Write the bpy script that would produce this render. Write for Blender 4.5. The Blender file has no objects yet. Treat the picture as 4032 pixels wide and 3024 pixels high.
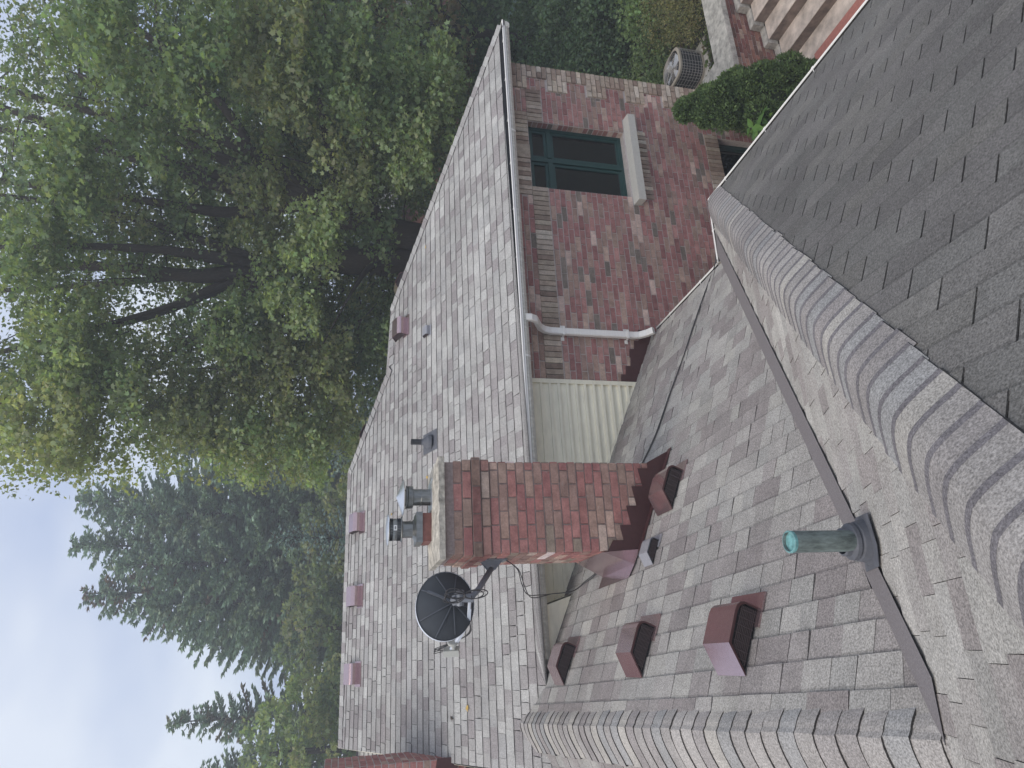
import bpy, math, random
import numpy as np
from mathutils import Vector, Matrix, noise as mnoise
R = math.radians
random.seed(7); rng = np.random.default_rng(7)
scene = bpy.context.scene
col = scene.collection

# ------------------------------------------------------------------ camera
# The photograph lies on its side: the top of the scene points to the left of the picture.
CR = [(0.9266, -0.3731, -0.0464), (-0.0503, -0.2455, -0.9681), (0.3498, 0.8947, -0.2451)]
def cam_axes(yaw, pitch, roll):
    cy, sy, cp, sp = math.cos(yaw), math.sin(yaw), math.cos(pitch), math.sin(pitch)
    f = Vector((sy*cp, cy*cp, -sp)); r = Vector((cy, -sy, 0)); d = f.cross(r)
    cr, sr = math.cos(roll), math.sin(roll)
    return cr*r+sr*d, -sr*r+cr*d, f
RT, DN, FW = cam_axes(R(21.974667), R(13.231159), R(-2.138322))
cd = bpy.data.cameras.new("camera"); cam = bpy.data.objects.new("camera", cd); col.objects.link(cam)
m = Matrix.Identity(4)
for i, a in enumerate((DN, RT, -FW)):
    for j in range(3): m[j][i] = a[j]
cam.matrix_world = m
cd.sensor_width = 36.0; cd.lens = 2732.09/4032*36; cd.clip_start = 0.05; cd.clip_end = 3000
scene.camera = cam

# ------------------------------------------------------------------ sky, sun, exposure
w = bpy.data.worlds.new("World"); scene.world = w; w.use_nodes = True
nt = w.node_tree; nt.nodes.clear()
def N(t, kind, **kw):
    n = t.nodes.new(kind)
    for k, v in kw.items():
        if k.startswith('i_'): n.inputs[int(k[2:])].default_value = v
        else: setattr(n, k, v)
    return n
SUN_EL, SUN_AZ = R(63), R(-112)      # azimuth from +Y towards +X: the sun stands to the left
sky = N(nt, 'ShaderNodeTexSky', sky_type='NISHITA', sun_disc=False, sun_elevation=SUN_EL, sun_rotation=SUN_AZ)
bg1 = N(nt, 'ShaderNodeBackground'); bg1.inputs[1].default_value = 0.12
nt.links.new(sky.outputs[0], bg1.inputs[0])
tc = N(nt, 'ShaderNodeTexCoord'); mp = N(nt, 'ShaderNodeMapping'); mp.inputs['Scale'].default_value = (1, 1, 2.2)
nt.links.new(tc.outputs['Generated'], mp.inputs[0])
nz = N(nt, 'ShaderNodeTexNoise'); nz.inputs['Scale'].default_value = 1.9; nz.inputs['Detail'].default_value = 4; nz.inputs['Roughness'].default_value = .45
nt.links.new(mp.outputs[0], nz.inputs['Vector'])
cr_ = N(nt, 'ShaderNodeValToRGB'); e = cr_.color_ramp.elements
e[0].position = .40; e[0].color = (.42, .51, .75, 1); e[1].position = .60; e[1].color = (.84, .89, .98, 1)
nt.links.new(nz.outputs[0], cr_.inputs[0])
bg2 = N(nt, 'ShaderNodeBackground'); bg2.inputs[1].default_value = 0.67
nt.links.new(cr_.outputs[0], bg2.inputs[0])
mxs = N(nt, 'ShaderNodeMixShader'); mxs.inputs[0].default_value = .85
nt.links.new(bg1.outputs[0], mxs.inputs[1]); nt.links.new(bg2.outputs[0], mxs.inputs[2])
wo = N(nt, 'ShaderNodeOutputWorld'); nt.links.new(mxs.outputs[0], wo.inputs[0])
sl = bpy.data.lights.new("sun", 'SUN'); sl.energy = 1.5; sl.angle = R(50); sl.color = (1, .90, .78)
so = bpy.data.objects.new("sun", sl); col.objects.link(so)
sd = Vector((math.sin(SUN_AZ)*math.cos(SUN_EL), math.cos(SUN_AZ)*math.cos(SUN_EL), math.sin(SUN_EL)))
so.rotation_euler = sd.to_track_quat('Z', 'Y').to_euler(); so.location = (0, 0, 30)
scene.view_settings.view_transform = 'Standard'; scene.view_settings.look = 'None'
scene.view_settings.exposure = 0.70; scene.view_settings.gamma = 1
scene.cycles.use_denoising = True; scene.cycles.max_bounces = 6
HAZE = .0052

# ------------------------------------------------------------------ materials
def new_mat(name):
    m = bpy.data.materials.new(name); m.use_nodes = True; t = m.node_tree
    return m, t, t.nodes['Principled BSDF']
def simple(name, c, rough=.6, metal=0, nscale=0, namp=.25, bump=0, bscale=60, spec=.5, streak=None):
    m, t, p = new_mat(name)
    p.inputs['Base Color'].default_value = (*c, 1); p.inputs['Roughness'].default_value = rough
    p.inputs['Metallic'].default_value = metal; p.inputs['Specular IOR Level'].default_value = spec
    tcn = N(t, 'ShaderNodeTexCoord')
    if nscale:
        n = N(t, 'ShaderNodeTexNoise'); n.inputs['Scale'].default_value = nscale; n.inputs['Detail'].default_value = 6; n.inputs['Roughness'].default_value = .65
        if streak:
            mpn = N(t, 'ShaderNodeMapping'); mpn.inputs['Scale'].default_value = streak
            t.links.new(tcn.outputs['Object'], mpn.inputs[0]); t.links.new(mpn.outputs[0], n.inputs['Vector'])
        else: t.links.new(tcn.outputs['Object'], n.inputs['Vector'])
        r = N(t, 'ShaderNodeValToRGB'); r.color_ramp.elements[0].position = .3; r.color_ramp.elements[1].position = .7
        r.color_ramp.elements[0].color = (*[x*(1-namp) for x in c], 1); r.color_ramp.elements[1].color = (*[min(1, x*(1+namp)) for x in c], 1)
        t.links.new(n.outputs[0], r.inputs[0]); t.links.new(r.outputs[0], p.inputs['Base Color'])
    if bump:
        n2 = N(t, 'ShaderNodeTexNoise'); n2.inputs['Scale'].default_value = bscale; n2.inputs['Detail'].default_value = 5
        b = N(t, 'ShaderNodeBump'); b.inputs['Strength'].default_value = bump; b.inputs['Distance'].default_value = .01
        t.links.new(tcn.outputs['Object'], n2.inputs['Vector']); t.links.new(n2.outputs[0], b.inputs['Height']); t.links.new(b.outputs[0], p.inputs['Normal'])
    return m
def attr_mat(name, rough=.9, noises=((300, .5),), bump=0.3, bscale=250, spec=.3, blotch=None, bdist=.004):
    """base colour from the face attribute, multiplied by one or more noises"""
    m, t, p = new_mat(name)
    p.inputs['Roughness'].default_value = rough; p.inputs['Specular IOR Level'].default_value = spec
    a = N(t, 'ShaderNodeAttribute', attribute_name='Col'); tcn = N(t, 'ShaderNodeTexCoord')
    cur = a.outputs['Color']
    for sc, amp in noises:
        n = N(t, 'ShaderNodeTexNoise'); n.inputs['Scale'].default_value = sc; n.inputs['Detail'].default_value = 3; n.inputs['Roughness'].default_value = .6
        t.links.new(tcn.outputs['Object'], n.inputs['Vector'])
        mr = N(t, 'ShaderNodeMapRange'); mr.inputs[1].default_value = .3; mr.inputs[2].default_value = .7
        mr.inputs[3].default_value = 1-amp; mr.inputs[4].default_value = 1+amp
        t.links.new(n.outputs[0], mr.inputs[0])
        mx = N(t, 'ShaderNodeVectorMath', operation='MULTIPLY')
        t.links.new(cur, mx.inputs[0]); t.links.new(mr.outputs[0], mx.inputs[1]); cur = mx.outputs[0]
    if blotch:
        sc, colr, lo, hi, mxf = blotch
        n = N(t, 'ShaderNodeTexNoise'); n.inputs['Scale'].default_value = sc; n.inputs['Detail'].default_value = 6; n.inputs['Roughness'].default_value = .7
        t.links.new(tcn.outputs['Object'], n.inputs['Vector'])
        mr = N(t, 'ShaderNodeMapRange'); mr.inputs[1].default_value = lo; mr.inputs[2].default_value = hi; mr.inputs[3].default_value = 0; mr.inputs[4].default_value = mxf
        t.links.new(n.outputs[0], mr.inputs[0])
        mx = N(t, 'ShaderNodeMix', data_type='RGBA'); t.links.new(mr.outputs[0], mx.inputs[0]); t.links.new(cur, mx.inputs[6]); mx.inputs[7].default_value = (*colr, 1)
        cur = mx.outputs[2]
    t.links.new(cur, p.inputs['Base Color'])
    if bump:
        n2 = N(t, 'ShaderNodeTexNoise'); n2.inputs['Scale'].default_value = bscale; n2.inputs['Detail'].default_value = 4
        b = N(t, 'ShaderNodeBump'); b.inputs['Strength'].default_value = bump; b.inputs['Distance'].default_value = bdist
        t.links.new(tcn.outputs['Object'], n2.inputs['Vector']); t.links.new(n2.outputs[0], b.inputs['Height']); t.links.new(b.outputs[0], p.inputs['Normal'])
    return m
def leaf_mat(name, trans=.46, rough=.6):
    m, t, p = new_mat(name)
    a = N(t, 'ShaderNodeAttribute', attribute_name='Col')
    p.inputs['Roughness'].default_value = rough; p.inputs['Specular IOR Level'].default_value = .25
    t.links.new(a.outputs['Color'], p.inputs['Base Color'])
    tr = N(t, 'ShaderNodeBsdfTranslucent'); sc = N(t, 'ShaderNodeVectorMath', operation='MULTIPLY'); sc.inputs[1].default_value = (1.5, 1.5, .7)
    t.links.new(a.outputs['Color'], sc.inputs[0]); t.links.new(sc.outputs[0], tr.inputs[0])
    mx = N(t, 'ShaderNodeMixShader'); mx.inputs[0].default_value = trans
    out = t.nodes['Material Output']
    t.links.new(p.outputs[0], mx.inputs[1]); t.links.new(tr.outputs[0], mx.inputs[2]); t.links.new(mx.outputs[0], out.inputs[0])
    return m
M = dict(
 shingle=attr_mat('shingle', .95, ((150, .46), (70, .12), (7, .09), (1.1, .12)), .5, 300, .2),
 brick=attr_mat('brick', .9, ((14, .22), (70, .16)), .55, 60, .25, blotch=(26, (.50, .43, .38), .60, .74, .45)),
 mortar=simple('mortar', (.47, .42, .39), .95, nscale=40, namp=.2, bump=.4, bscale=90),
 chmortar=simple('chimney_mortar', (.30, .235, .21), .95, nscale=40, namp=.25, bump=.4, bscale=90),
 stone=simple('sill_stone', (.50, .49, .44), .85, nscale=30, namp=.08, bump=.15, bscale=200),
 cement=simple('crown_cement', (.40, .37, .31), .95, nscale=14, namp=.60, bump=.8, bscale=60),
 concrete=simple('concrete', (.40, .385, .345), .95, nscale=11, namp=.50, bump=.5, bscale=50),
 riser=simple('step_riser', (.20, .155, .13), .9, nscale=7, namp=.5, bump=.4, bscale=40),
 step=simple('step_stone', (.50, .43, .37), .9, nscale=5, namp=.40, bump=.4, bscale=40),
 deck=simple('felt', (.035, .033, .036), .95),
 valley=simple('valley_roll', (.185, .168, .168), .95, nscale=180, namp=.35, bump=.3, bscale=250),
 white=simple('gutter_paint', (.80, .79, .75), .35, nscale=8, namp=.06, streak=(1, 1, 8)),
 gutterdirty=simple('gutter_face', (.55, .54, .48), .45, nscale=12, namp=.22, streak=(3, 3, 1)),
 trough=simple('gutter_trough', (.055, .05, .045), .9, nscale=20, namp=.5),
 siding=simple('siding', (.82, .78, .62), .5, nscale=6, namp=.09, streak=(1, 1, 4)),
 soffit=simple('soffit', (.24, .19, .15), .7),
 maroon=simple('maroon_metal', (.50, .37, .38), .17, .86, nscale=50, namp=.08, spec=.6),
 darkmaroon=simple('flashing', (.070, .028, .028), .5, .1, nscale=30, namp=.15),
 black=simple('black', (.012, .011, .012), .7),
 louver=simple('louver', (.075, .055, .055), .6),
 greymetal=simple('exhaust_grey', (.33, .33, .35), .45, .3, nscale=30, namp=.12),
 galv=simple('galvanised', (.24, .245, .235), .36, .85, nscale=14, namp=.2, streak=(3, 3, 1)),
 alu=simple('bright_metal', (.72, .74, .76), .3, .85, nscale=10, namp=.08),
 claytile=simple('clay_tile', (.20, .085, .07), .85, nscale=14, namp=.35),
 copper=simple('copper_patina', (.15, .185, .175), .7, nscale=22, namp=.60, streak=(2, 2, .6)),
 verdigris=simple('verdigris', (.15, .33, .33), .9, nscale=60, namp=.4),
 rubber=simple('rubber_boot', (.10, .105, .12), .7, nscale=20, namp=.2),
 teal=simple('teal_paint', (.012, .052, .047), .4),
 dishback=simple('dish_back', (.045, .05, .056), .55, nscale=12, namp=.12),
 dishrib=simple('dish_rib', (.085, .092, .105), .5),
 dishrim=simple('dish_rim', (.62, .66, .72), .4),
 dishgrey=simple('dish_mount', (.20, .215, .24), .5, .2),
 lnb=simple('lnb_plastic', (.42, .42, .38), .5),
 cable=simple('cable', (.035, .032, .032), .5),
 bark=simple('bark', (.060, .048, .038), .95, nscale=10, namp=.45, bump=.9, bscale=14, streak=(6, 6, 1)),
 twig=simple('dead_twig', (.12, .10, .09), .9),
 leaf=leaf_mat('leaf'), needle=leaf_mat('needle', .12, .7),
 accage=simple('cage_wire', (.42, .40, .37), .5, .3), acdark=simple('coil', (.03, .032, .036), .7), actan=simple('unit_trim', (.36, .32, .26), .5),
 ground=simple('ground', (.055, .05, .032), .95, nscale=1.5, namp=.5, bump=.6, bscale=12),
 patio=simple('patio_red', (.36, .14, .11), .85, nscale=20, namp=.2),
 carpaint=simple('car_paint', (.012, .016, .030), .25, .2, spec=.7), carwhite=simple('car_paint_white', (.6, .6, .6), .3),
 rubberblack=simple('tyre', (.015, .015, .015), .8), chrome=simple('rim_metal', (.5, .5, .52), .3, .8), redlens=simple('lens', (.35, .02, .02), .3),
 farroof=simple('far_roof', (.18, .18, .185), .95, nscale=8, namp=.2), farbrick=simple('far_brick', (.23, .10, .08), .9, nscale=8, namp=.3), farsiding=simple('far_siding', (.40, .41, .42), .8),
 yellowleaf=simple('fallen_leaf', (.50, .33, .08), .7), wire=simple('wire_sheath', (.30, .32, .30), .6),
)
g, t_, p_ = new_mat('window_glass'); p_.inputs['Base Color'].default_value = (.008, .011, .012, 1); p_.inputs['Roughness'].default_value = .04; p_.inputs['Specular IOR Level'].default_value = .8; M['glass'] = g
def brick_tex(name, c1, c2, mo):
    m, t, p = new_mat(name); p.inputs['Roughness'].default_value = .9
    tcn = N(t, 'ShaderNodeTexCoord'); sp = N(t, 'ShaderNodeSeparateXYZ'); ad = N(t, 'ShaderNodeMath', operation='ADD'); cb = N(t, 'ShaderNodeCombineXYZ')
    t.links.new(tcn.outputs['Object'], sp.inputs[0]); t.links.new(sp.outputs[0], ad.inputs[0]); t.links.new(sp.outputs[1], ad.inputs[1])
    t.links.new(ad.outputs[0], cb.inputs[0]); t.links.new(sp.outputs[2], cb.inputs[1])
    b = N(t, 'ShaderNodeTexBrick'); b.inputs['Scale'].default_value = 1; b.inputs['Brick Width'].default_value = .203; b.inputs['Row Height'].default_value = .0677; b.inputs['Mortar Size'].default_value = .005
    b.inputs['Color1'].default_value = (*c1, 1); b.inputs['Color2'].default_value = (*c2, 1); b.inputs['Mortar'].default_value = (*mo, 1)
    t.links.new(cb.outputs[0], b.inputs['Vector']); t.links.new(b.outputs[0], p.inputs['Base Color'])
    return m
M['brickwall'] = brick_tex('plain_brick', (.20, .07, .06), (.22, .13, .09), (.38, .34, .32))

# ------------------------------------------------------------------ mesh helpers
class Acc:
    def __init__(s): s.v = []; s.f = []; s.c = []; s.m = []
    def add(s, vs, fs, c=(1, 1, 1), mi=0):
        b = len(s.v); s.v += [tuple(x) for x in vs]
        for f in fs: s.f.append(tuple(b+i for i in f)); s.c.append(c); s.m.append(mi)
    def box(s, x0, x1, y0, y1, z0, z1, c=(1, 1, 1), mi=0):
        s.add([(x0,y0,z0),(x1,y0,z0),(x1,y1,z0),(x0,y1,z0),(x0,y0,z1),(x1,y0,z1),(x1,y1,z1),(x0,y1,z1)],
              [(0,3,2,1),(4,5,6,7),(0,1,5,4),(1,2,6,5),(2,3,7,6),(3,0,4,7)], c, mi)
    def prism(s, poly, off, c=(1, 1, 1), mi=0):
        """extrude a 3-D polygon by a vector"""
        n = len(poly); a = [Vector(p) for p in poly]; o = Vector(off); b = [p+o for p in a]
        s.add(a+b, [tuple(range(n))[::-1], tuple(range(n, 2*n))]+[(i, (i+1) % n, n+(i+1) % n, n+i) for i in range(n)], c, mi)
    def tube(s, pts, rad, n=8, c=(1, 1, 1), mi=0, caps=True, rect=None):
        pts = [Vector(p) for p in pts]
        if not hasattr(rad, '__len__'): rad = [rad]*len(pts)
        rings = []; up = None
        for i, p in enumerate(pts):
            d = (pts[min(i+1, len(pts)-1)]-pts[max(i-1, 0)])
            d = d.normalized() if d.length > 1e-9 else Vector((0, 0, 1))
            if up is None:
                up = Vector((0, 0, 1)) if abs(d.z) < .9 else Vector((1, 0, 0))
                if rect: up = Vector(rect[2])
            a = (up-d*up.dot(d)); a = a.normalized() if a.length > 1e-6 else d.orthogonal().normalized()
            b = d.cross(a); up = a
            if rect:
                hx, hy = rect[0], rect[1]; k = .75
                rings.append([p+a*sx*hx+b*sy*hy for sx, sy in ((1, k), (k, 1), (-k, 1), (-1, k), (-1, -k), (-k, -1), (k, -1), (1, -k))])
            else: rings.append([p+a*rad[i]*math.cos(2*math.pi*j/n)+b*rad[i]*math.sin(2*math.pi*j/n) for j in range(n)])
        n = len(rings[0]); vs = [q for r in rings for q in r]; fs = []
        for i in range(len(rings)-1):
            for j in range(n): fs.append((i*n+j, i*n+(j+1) % n, (i+1)*n+(j+1) % n, (i+1)*n+j))
        if caps: fs += [tuple(range(n))[::-1], tuple((len(rings)-1)*n+j for j in range(n))]
        s.add(vs, fs, c, mi)
    def lathe(s, prof, center, axis=(0, 0, 1), n=20, c=(1, 1, 1), mi=0, sx=1):
        ax = Vector(axis).normalized(); a = ax.orthogonal().normalized(); b = ax.cross(a); ce = Vector(center)
        vs = []
        for r, h in prof:
            for j in range(n):
                th = 2*math.pi*j/n; vs.append(ce+ax*h+(a*math.cos(th)*sx+b*math.sin(th))*r)
        fs = []
        for i in range(len(prof)-1):
            for j in range(n): fs.append((i*n+j, i*n+(j+1) % n, (i+1)*n+(j+1) % n, (i+1)*n+j))
        s.add(vs, fs, c, mi)
    def build(s, name, mats, parent=None, smooth=False, loc=None, mtx=None):
        me = bpy.data.meshes.new(name); me.from_pydata([tuple(v) for v in s.v], [], s.f)
        for mt in (mats if isinstance(mats, (list, tuple)) else [mats]): me.materials.append(M[mt])
        if any(s.m): me.polygons.foreach_set('material_index', s.m)
        at = me.attributes.new('Col', 'FLOAT_COLOR', 'FACE')
        at.data.foreach_set('color', np.array([(*c, 1) for c in s.c], dtype=np.float32).ravel())
        if smooth: me.polygons.foreach_set('use_smooth', [True]*len(s.f))
        me.update()
        return link(name, me, parent, loc, mtx)
def link(name, me, parent=None, loc=None, mtx=None):
    o = bpy.data.objects.new(name, me); col.objects.link(o)
    if mtx is not None: o.matrix_basis = mtx
    elif loc is not None: o.location = loc
    if parent is not None:
        o.parent = parent
        if mtx is None and loc is None: o.matrix_parent_inverse = pinv(parent)
        elif parent.get('_world'): o.matrix_parent_inverse = pinv(parent)
    return o
def wmat(o):
    m = o.matrix_basis.copy(); p = o.parent; mi = o.matrix_parent_inverse
    return (wmat(p) @ mi @ m) if p else m
def pinv(p): return wmat(p).inverted()
def empty(name, loc, label=None, cat=None, group=None, mtx=None, parent=None):
    o = bpy.data.objects.new(name, None); col.objects.link(o); o.empty_display_size = .2
    if mtx is not None: o.matrix_basis = mtx
    else: o.location = loc
    if parent is not None: o.parent = parent; o.matrix_parent_inverse = pinv(parent)
    return tag(o, label, cat, group)
def tag(o, label=None, cat=None, group=None, kind=None):
    if label: o['label'] = label
    if cat: o['category'] = cat
    if group: o['group'] = group
    if kind: o['kind'] = kind
    return o
def np_mesh(name, verts, nper, cols, mat, parent=None, smooth=False):
    """many separate n-gons; verts (N*nper,3), cols (N,3)"""
    n = len(verts)//nper
    me = bpy.data.meshes.new(name); me.vertices.add(n*nper); me.loops.add(n*nper); me.polygons.add(n)
    me.vertices.foreach_set('co', np.ascontiguousarray(verts, dtype=np.float32).ravel())
    me.loops.foreach_set('vertex_index', np.arange(n*nper, dtype=np.int32))
    me.polygons.foreach_set('loop_start', np.arange(0, n*nper, nper, dtype=np.int32))
    me.update(calc_edges=True); me.materials.append(M[mat])
    at = me.attributes.new('Col', 'FLOAT_COLOR', 'FACE')
    at.data.foreach_set('color', np.hstack([cols, np.ones((n, 1))]).astype(np.float32).ravel())
    me.validate(clean_customdata=False); me.update()
    return link(name, me, parent)

# ------------------------------------------------------------------ setting: ground
def ground_h(x, y):
    h = -6.55
    t = min(1, max(0, (y-7.05)/.25)) * min(1, max(0, (x-8.3)/.2))
    h += .6*t
    d = math.hypot(x-8, y-9)
    h += max(0, min(1, (d-6)/22))*1.2*(1 if y > 5 else .3)
    if x > 10.5 and y > 7.5: h += .35*min(1, (x-10.5)/3)
    return h + (.05*mnoise.noise(Vector((x*.8, y*.8, 0))) if (y > 8 or x < 7) else 0)
a = Acc(); xs = sorted(set([-56, -50, -35, -25, -18] + [i*.5 for i in range(-24, 60)] + [8.25, 8.3, 8.4, 8.45] + [32, 36, 42, 50, 60]))
ys = sorted(set([-11] + [i*.5 for i in range(-16, 80)] + [7.05, 7.15, 7.25, 7.3] + [42, 46, 52, 60]))
vs = [(x, y, ground_h(x, y)) for y in ys for x in xs]; nx = len(xs)
a.add(vs, [(j*nx+i, j*nx+i+1, (j+1)*nx+i+1, (j+1)*nx+i) for j in range(len(ys)-1) for i in range(nx-1)])
tag(a.build('ground', 'ground', smooth=True), kind='structure')
a = Acc(); a.box(4.6, 8.02, -3, 6.45, -6.6, -6.5)
tag(a.build('patio', 'patio'), kind='structure')

# ------------------------------------------------------------------ the house
HL = Vector((3, 7, -6.5))
house = empty('brick_house', HL, 'red brick house with buff quoins, seen from its own grey shingled roof', 'house')
house['_world'] = 1

def zM(x, y): return -1.70+.4167*(y-6.28)
def xr(y): return -.56+.0585*(6.65-y)
def zr(y): return -1.59-.029*(6.65-y)
AE = 3.36
def zA(x, y): return zr(y)-(zr(y)+3.37)*(x-xr(y))/(AE-xr(y))
def zD(x, y): return zr(y)+.45*(x-xr(y))
def zB(x, y): return -.722-.528*y
def zC(x, y): return -1.25-.528*x
def xval(y):      # A/B valley
    lo, hi = -1, 4
    for _ in range(30):
        mid = (lo+hi)/2
        if zA(mid, y) > zB(mid, y): lo = mid
        else: hi = mid
    return lo

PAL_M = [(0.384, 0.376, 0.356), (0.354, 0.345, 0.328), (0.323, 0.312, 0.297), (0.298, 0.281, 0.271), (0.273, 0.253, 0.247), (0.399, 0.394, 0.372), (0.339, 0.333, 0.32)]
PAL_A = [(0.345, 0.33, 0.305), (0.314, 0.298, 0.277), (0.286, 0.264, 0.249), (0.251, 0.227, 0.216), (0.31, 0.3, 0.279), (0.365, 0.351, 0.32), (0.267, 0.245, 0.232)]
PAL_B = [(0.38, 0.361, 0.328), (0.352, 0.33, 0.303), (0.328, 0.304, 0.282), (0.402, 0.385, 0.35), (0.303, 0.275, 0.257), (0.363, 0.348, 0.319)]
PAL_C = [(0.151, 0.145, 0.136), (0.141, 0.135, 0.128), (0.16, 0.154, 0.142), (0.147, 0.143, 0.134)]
PAL_CAP = [(0.383, 0.361, 0.325), (0.331, 0.311, 0.29), (0.316, 0.31, 0.298), (0.292, 0.268, 0.255), (0.347, 0.326, 0.303), (0.308, 0.286, 0.27), (0.324, 0.305, 0.286)]
def shingles(name, P, nv, L, Rf, expo, wid, pal, parent, label=None, hb=.009, lift=.003, gap=.0014, tri=False, seed=1, nmin=0, rowvar=.04, skew=.010, wids=(.11, .14, .17, .20, .24), upper_tone=.80):
    """P(u,v,h) places a point: u along the course, v up the slope, h off the deck. One mesh for the whole slope."""
    rd = random.Random(seed); a = Acc(); vtop = nv
    rows = int(math.ceil(vtop/expo)); prev = .5
    for i in range(nmin, rows):
        v0 = i*expo; v1 = min(v0+expo*1.22, vtop+.01)
        ve = min(v0+expo, vtop)
        us, ue = min(L(v0), L(ve)), max(Rf(v0), Rf(ve))
        u = us - (wid if tri else rd.uniform(0, .25))
        if tri: u = math.floor(us/wid)*wid + (wid/2 if i % 2 else 0) - wid
        k = 0; rowtone = rd.uniform(1-rowvar, 1+rowvar); up_ = rd.random() < .5
        while u < ue:
            ww = wid if tri else rd.choice(wids)
            a0, a1 = u+gap, u+ww-gap; u += ww
            up_ = not up_ if not tri else False
            if a1 < us or a0 > ue: continue
            c = rd.choice(pal); f = rd.uniform(.93, 1.07)*rowtone; c = tuple(x*f for x in c)
            hh = hb+(lift if up_ else 0)+rd.uniform(-.0008, .0008)
            sk = 0 if tri else (rd.uniform(-skew, skew) if up_ else 0)
            def cl(uu, v): return min(max(uu, L(min(v, vtop))), Rf(min(v, vtop)))
            b0, b1, t0, t1 = cl(a0-sk, v0), cl(a1+sk, v0), cl(a0, v1), cl(a1, v1)
            if b1-b0 < .002 and t1-t0 < .002: continue
            ht = .0015
            vs = [P(b0, v0, hh), P(b1, v0, hh), P(t1, v1, ht), P(t0, v1, ht), P(b0, v0, -.002), P(b1, v0, -.002), P(t1, v1, -.003), P(t0, v1, -.003)]
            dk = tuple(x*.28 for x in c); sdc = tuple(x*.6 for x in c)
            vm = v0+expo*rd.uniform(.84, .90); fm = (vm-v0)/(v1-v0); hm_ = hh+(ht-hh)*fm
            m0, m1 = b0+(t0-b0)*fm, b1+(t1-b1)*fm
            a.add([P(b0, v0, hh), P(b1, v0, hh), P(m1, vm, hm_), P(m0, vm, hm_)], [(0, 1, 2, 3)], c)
            a.add([P(m0, vm, hm_), P(m1, vm, hm_), P(t1, v1, ht), P(t0, v1, ht)], [(0, 1, 2, 3)], tuple(x*upper_tone for x in c))  # upper strip of each tab toned darker, next to the course above
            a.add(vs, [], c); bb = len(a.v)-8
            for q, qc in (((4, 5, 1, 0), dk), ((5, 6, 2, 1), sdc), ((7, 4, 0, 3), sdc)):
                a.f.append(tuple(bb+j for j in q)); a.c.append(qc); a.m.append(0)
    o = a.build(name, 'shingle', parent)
    if label: o['label'] = label
    return o

def deck(name, polys, parent, th=.05):
    a = Acc()
    for poly in polys:
        a.prism([Vector(p)+Vector((0, 0, -.012)) for p in poly], (0, 0, -th))
    return a.build(name, 'deck', parent)

# --- roof decks (one part each wing)
xv = lambda y: xval(y)
RIDGE_Y, RIDGE_Z = 10.25, zM(0, 10.25)
EY = 6.315; EZ = zM(0, EY); XR = 7.445          # M eave line, right eave
LOWY = 9.03; LZ = zM(0, LOWY)
yl = XR-(LOWY-EY)    # x of the lower ridge's right end
hx1 = 2.62           # high ridge right end
hx0 = hx1+(RIDGE_Y-LOWY)
roofM = deck('roof', [
    [(-.95, 5.7, zM(0, 5.7)), (-.45, 5.9, zM(0, 5.9)), (-.25, EY, EZ), (XR, EY, EZ), (yl, LOWY, LZ), (hx0, LOWY, LZ), (hx1, RIDGE_Y, RIDGE_Z), (-.98, RIDGE_Y, RIDGE_Z)],
    [(XR, EY, EZ), (XR, 2*LOWY-EY, EZ), (yl, LOWY, LZ)],
    [(yl, LOWY, LZ), (XR, 2*LOWY-EY, EZ), (hx0, 2*LOWY-EY, EZ), (hx0, LOWY, LZ)],
    [(-.98, RIDGE_Y, RIDGE_Z), (hx1, RIDGE_Y, RIDGE_Z), (hx0, LOWY, LZ), (hx0+2.7, 2*RIDGE_Y-EY, EZ), (-.98, 2*RIDGE_Y-EY, EZ)],
    ], house)
roofM['label'] = 'large hipped main roof slope above the white gutter'
cm = math.hypot(1, .4167); nM = Vector((0, -.4167, 1)).normalized()
def PM(u, v, h):
    y = EY+v/cm; return Vector((u, y, zM(u, y)))+nM*h
vM = (RIDGE_Y-EY)*cm
def LM(v):
    y = EY+v/cm
    if y < 6.64: return max(-.93, -.56+(6.64-y)*1.0) if y > 6.3 else -.2
    return -.93-.012*(y-6.3)
def LM(v):
    y = EY+v/cm
    return -.93-.015*(y-6.3)
def RM(v):
    y = EY+v/cm
    if y < EY-.001: return -.56+(6.54-y)/1.08
    if y <= LOWY: return XR-(y-EY)
    return hx1+(RIDGE_Y-y)
shingles('shingle_courses', PM, vM, LM, RM, .1270, .16, PAL_M, roofM, seed=3, nmin=-5, gap=.0010, lift=.002, hb=.009, wids=(.10, .13, .16, .20), upper_tone=.90)
# right end slope and far slopes (seen only from the side)
nR = Vector((.4167, 0, 1)).normalized()
def PR(u, v, h):
    x = XR-v/cm; return Vector((x, u, EZ+.4167*(XR-x)))+nR*h
shingles('shingle_courses', PR, (XR-yl)*cm, lambda v: EY+v/cm, lambda v: 2*LOWY-EY-v/cm, .1270, .16, PAL_M, roofM, seed=4)

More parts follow.
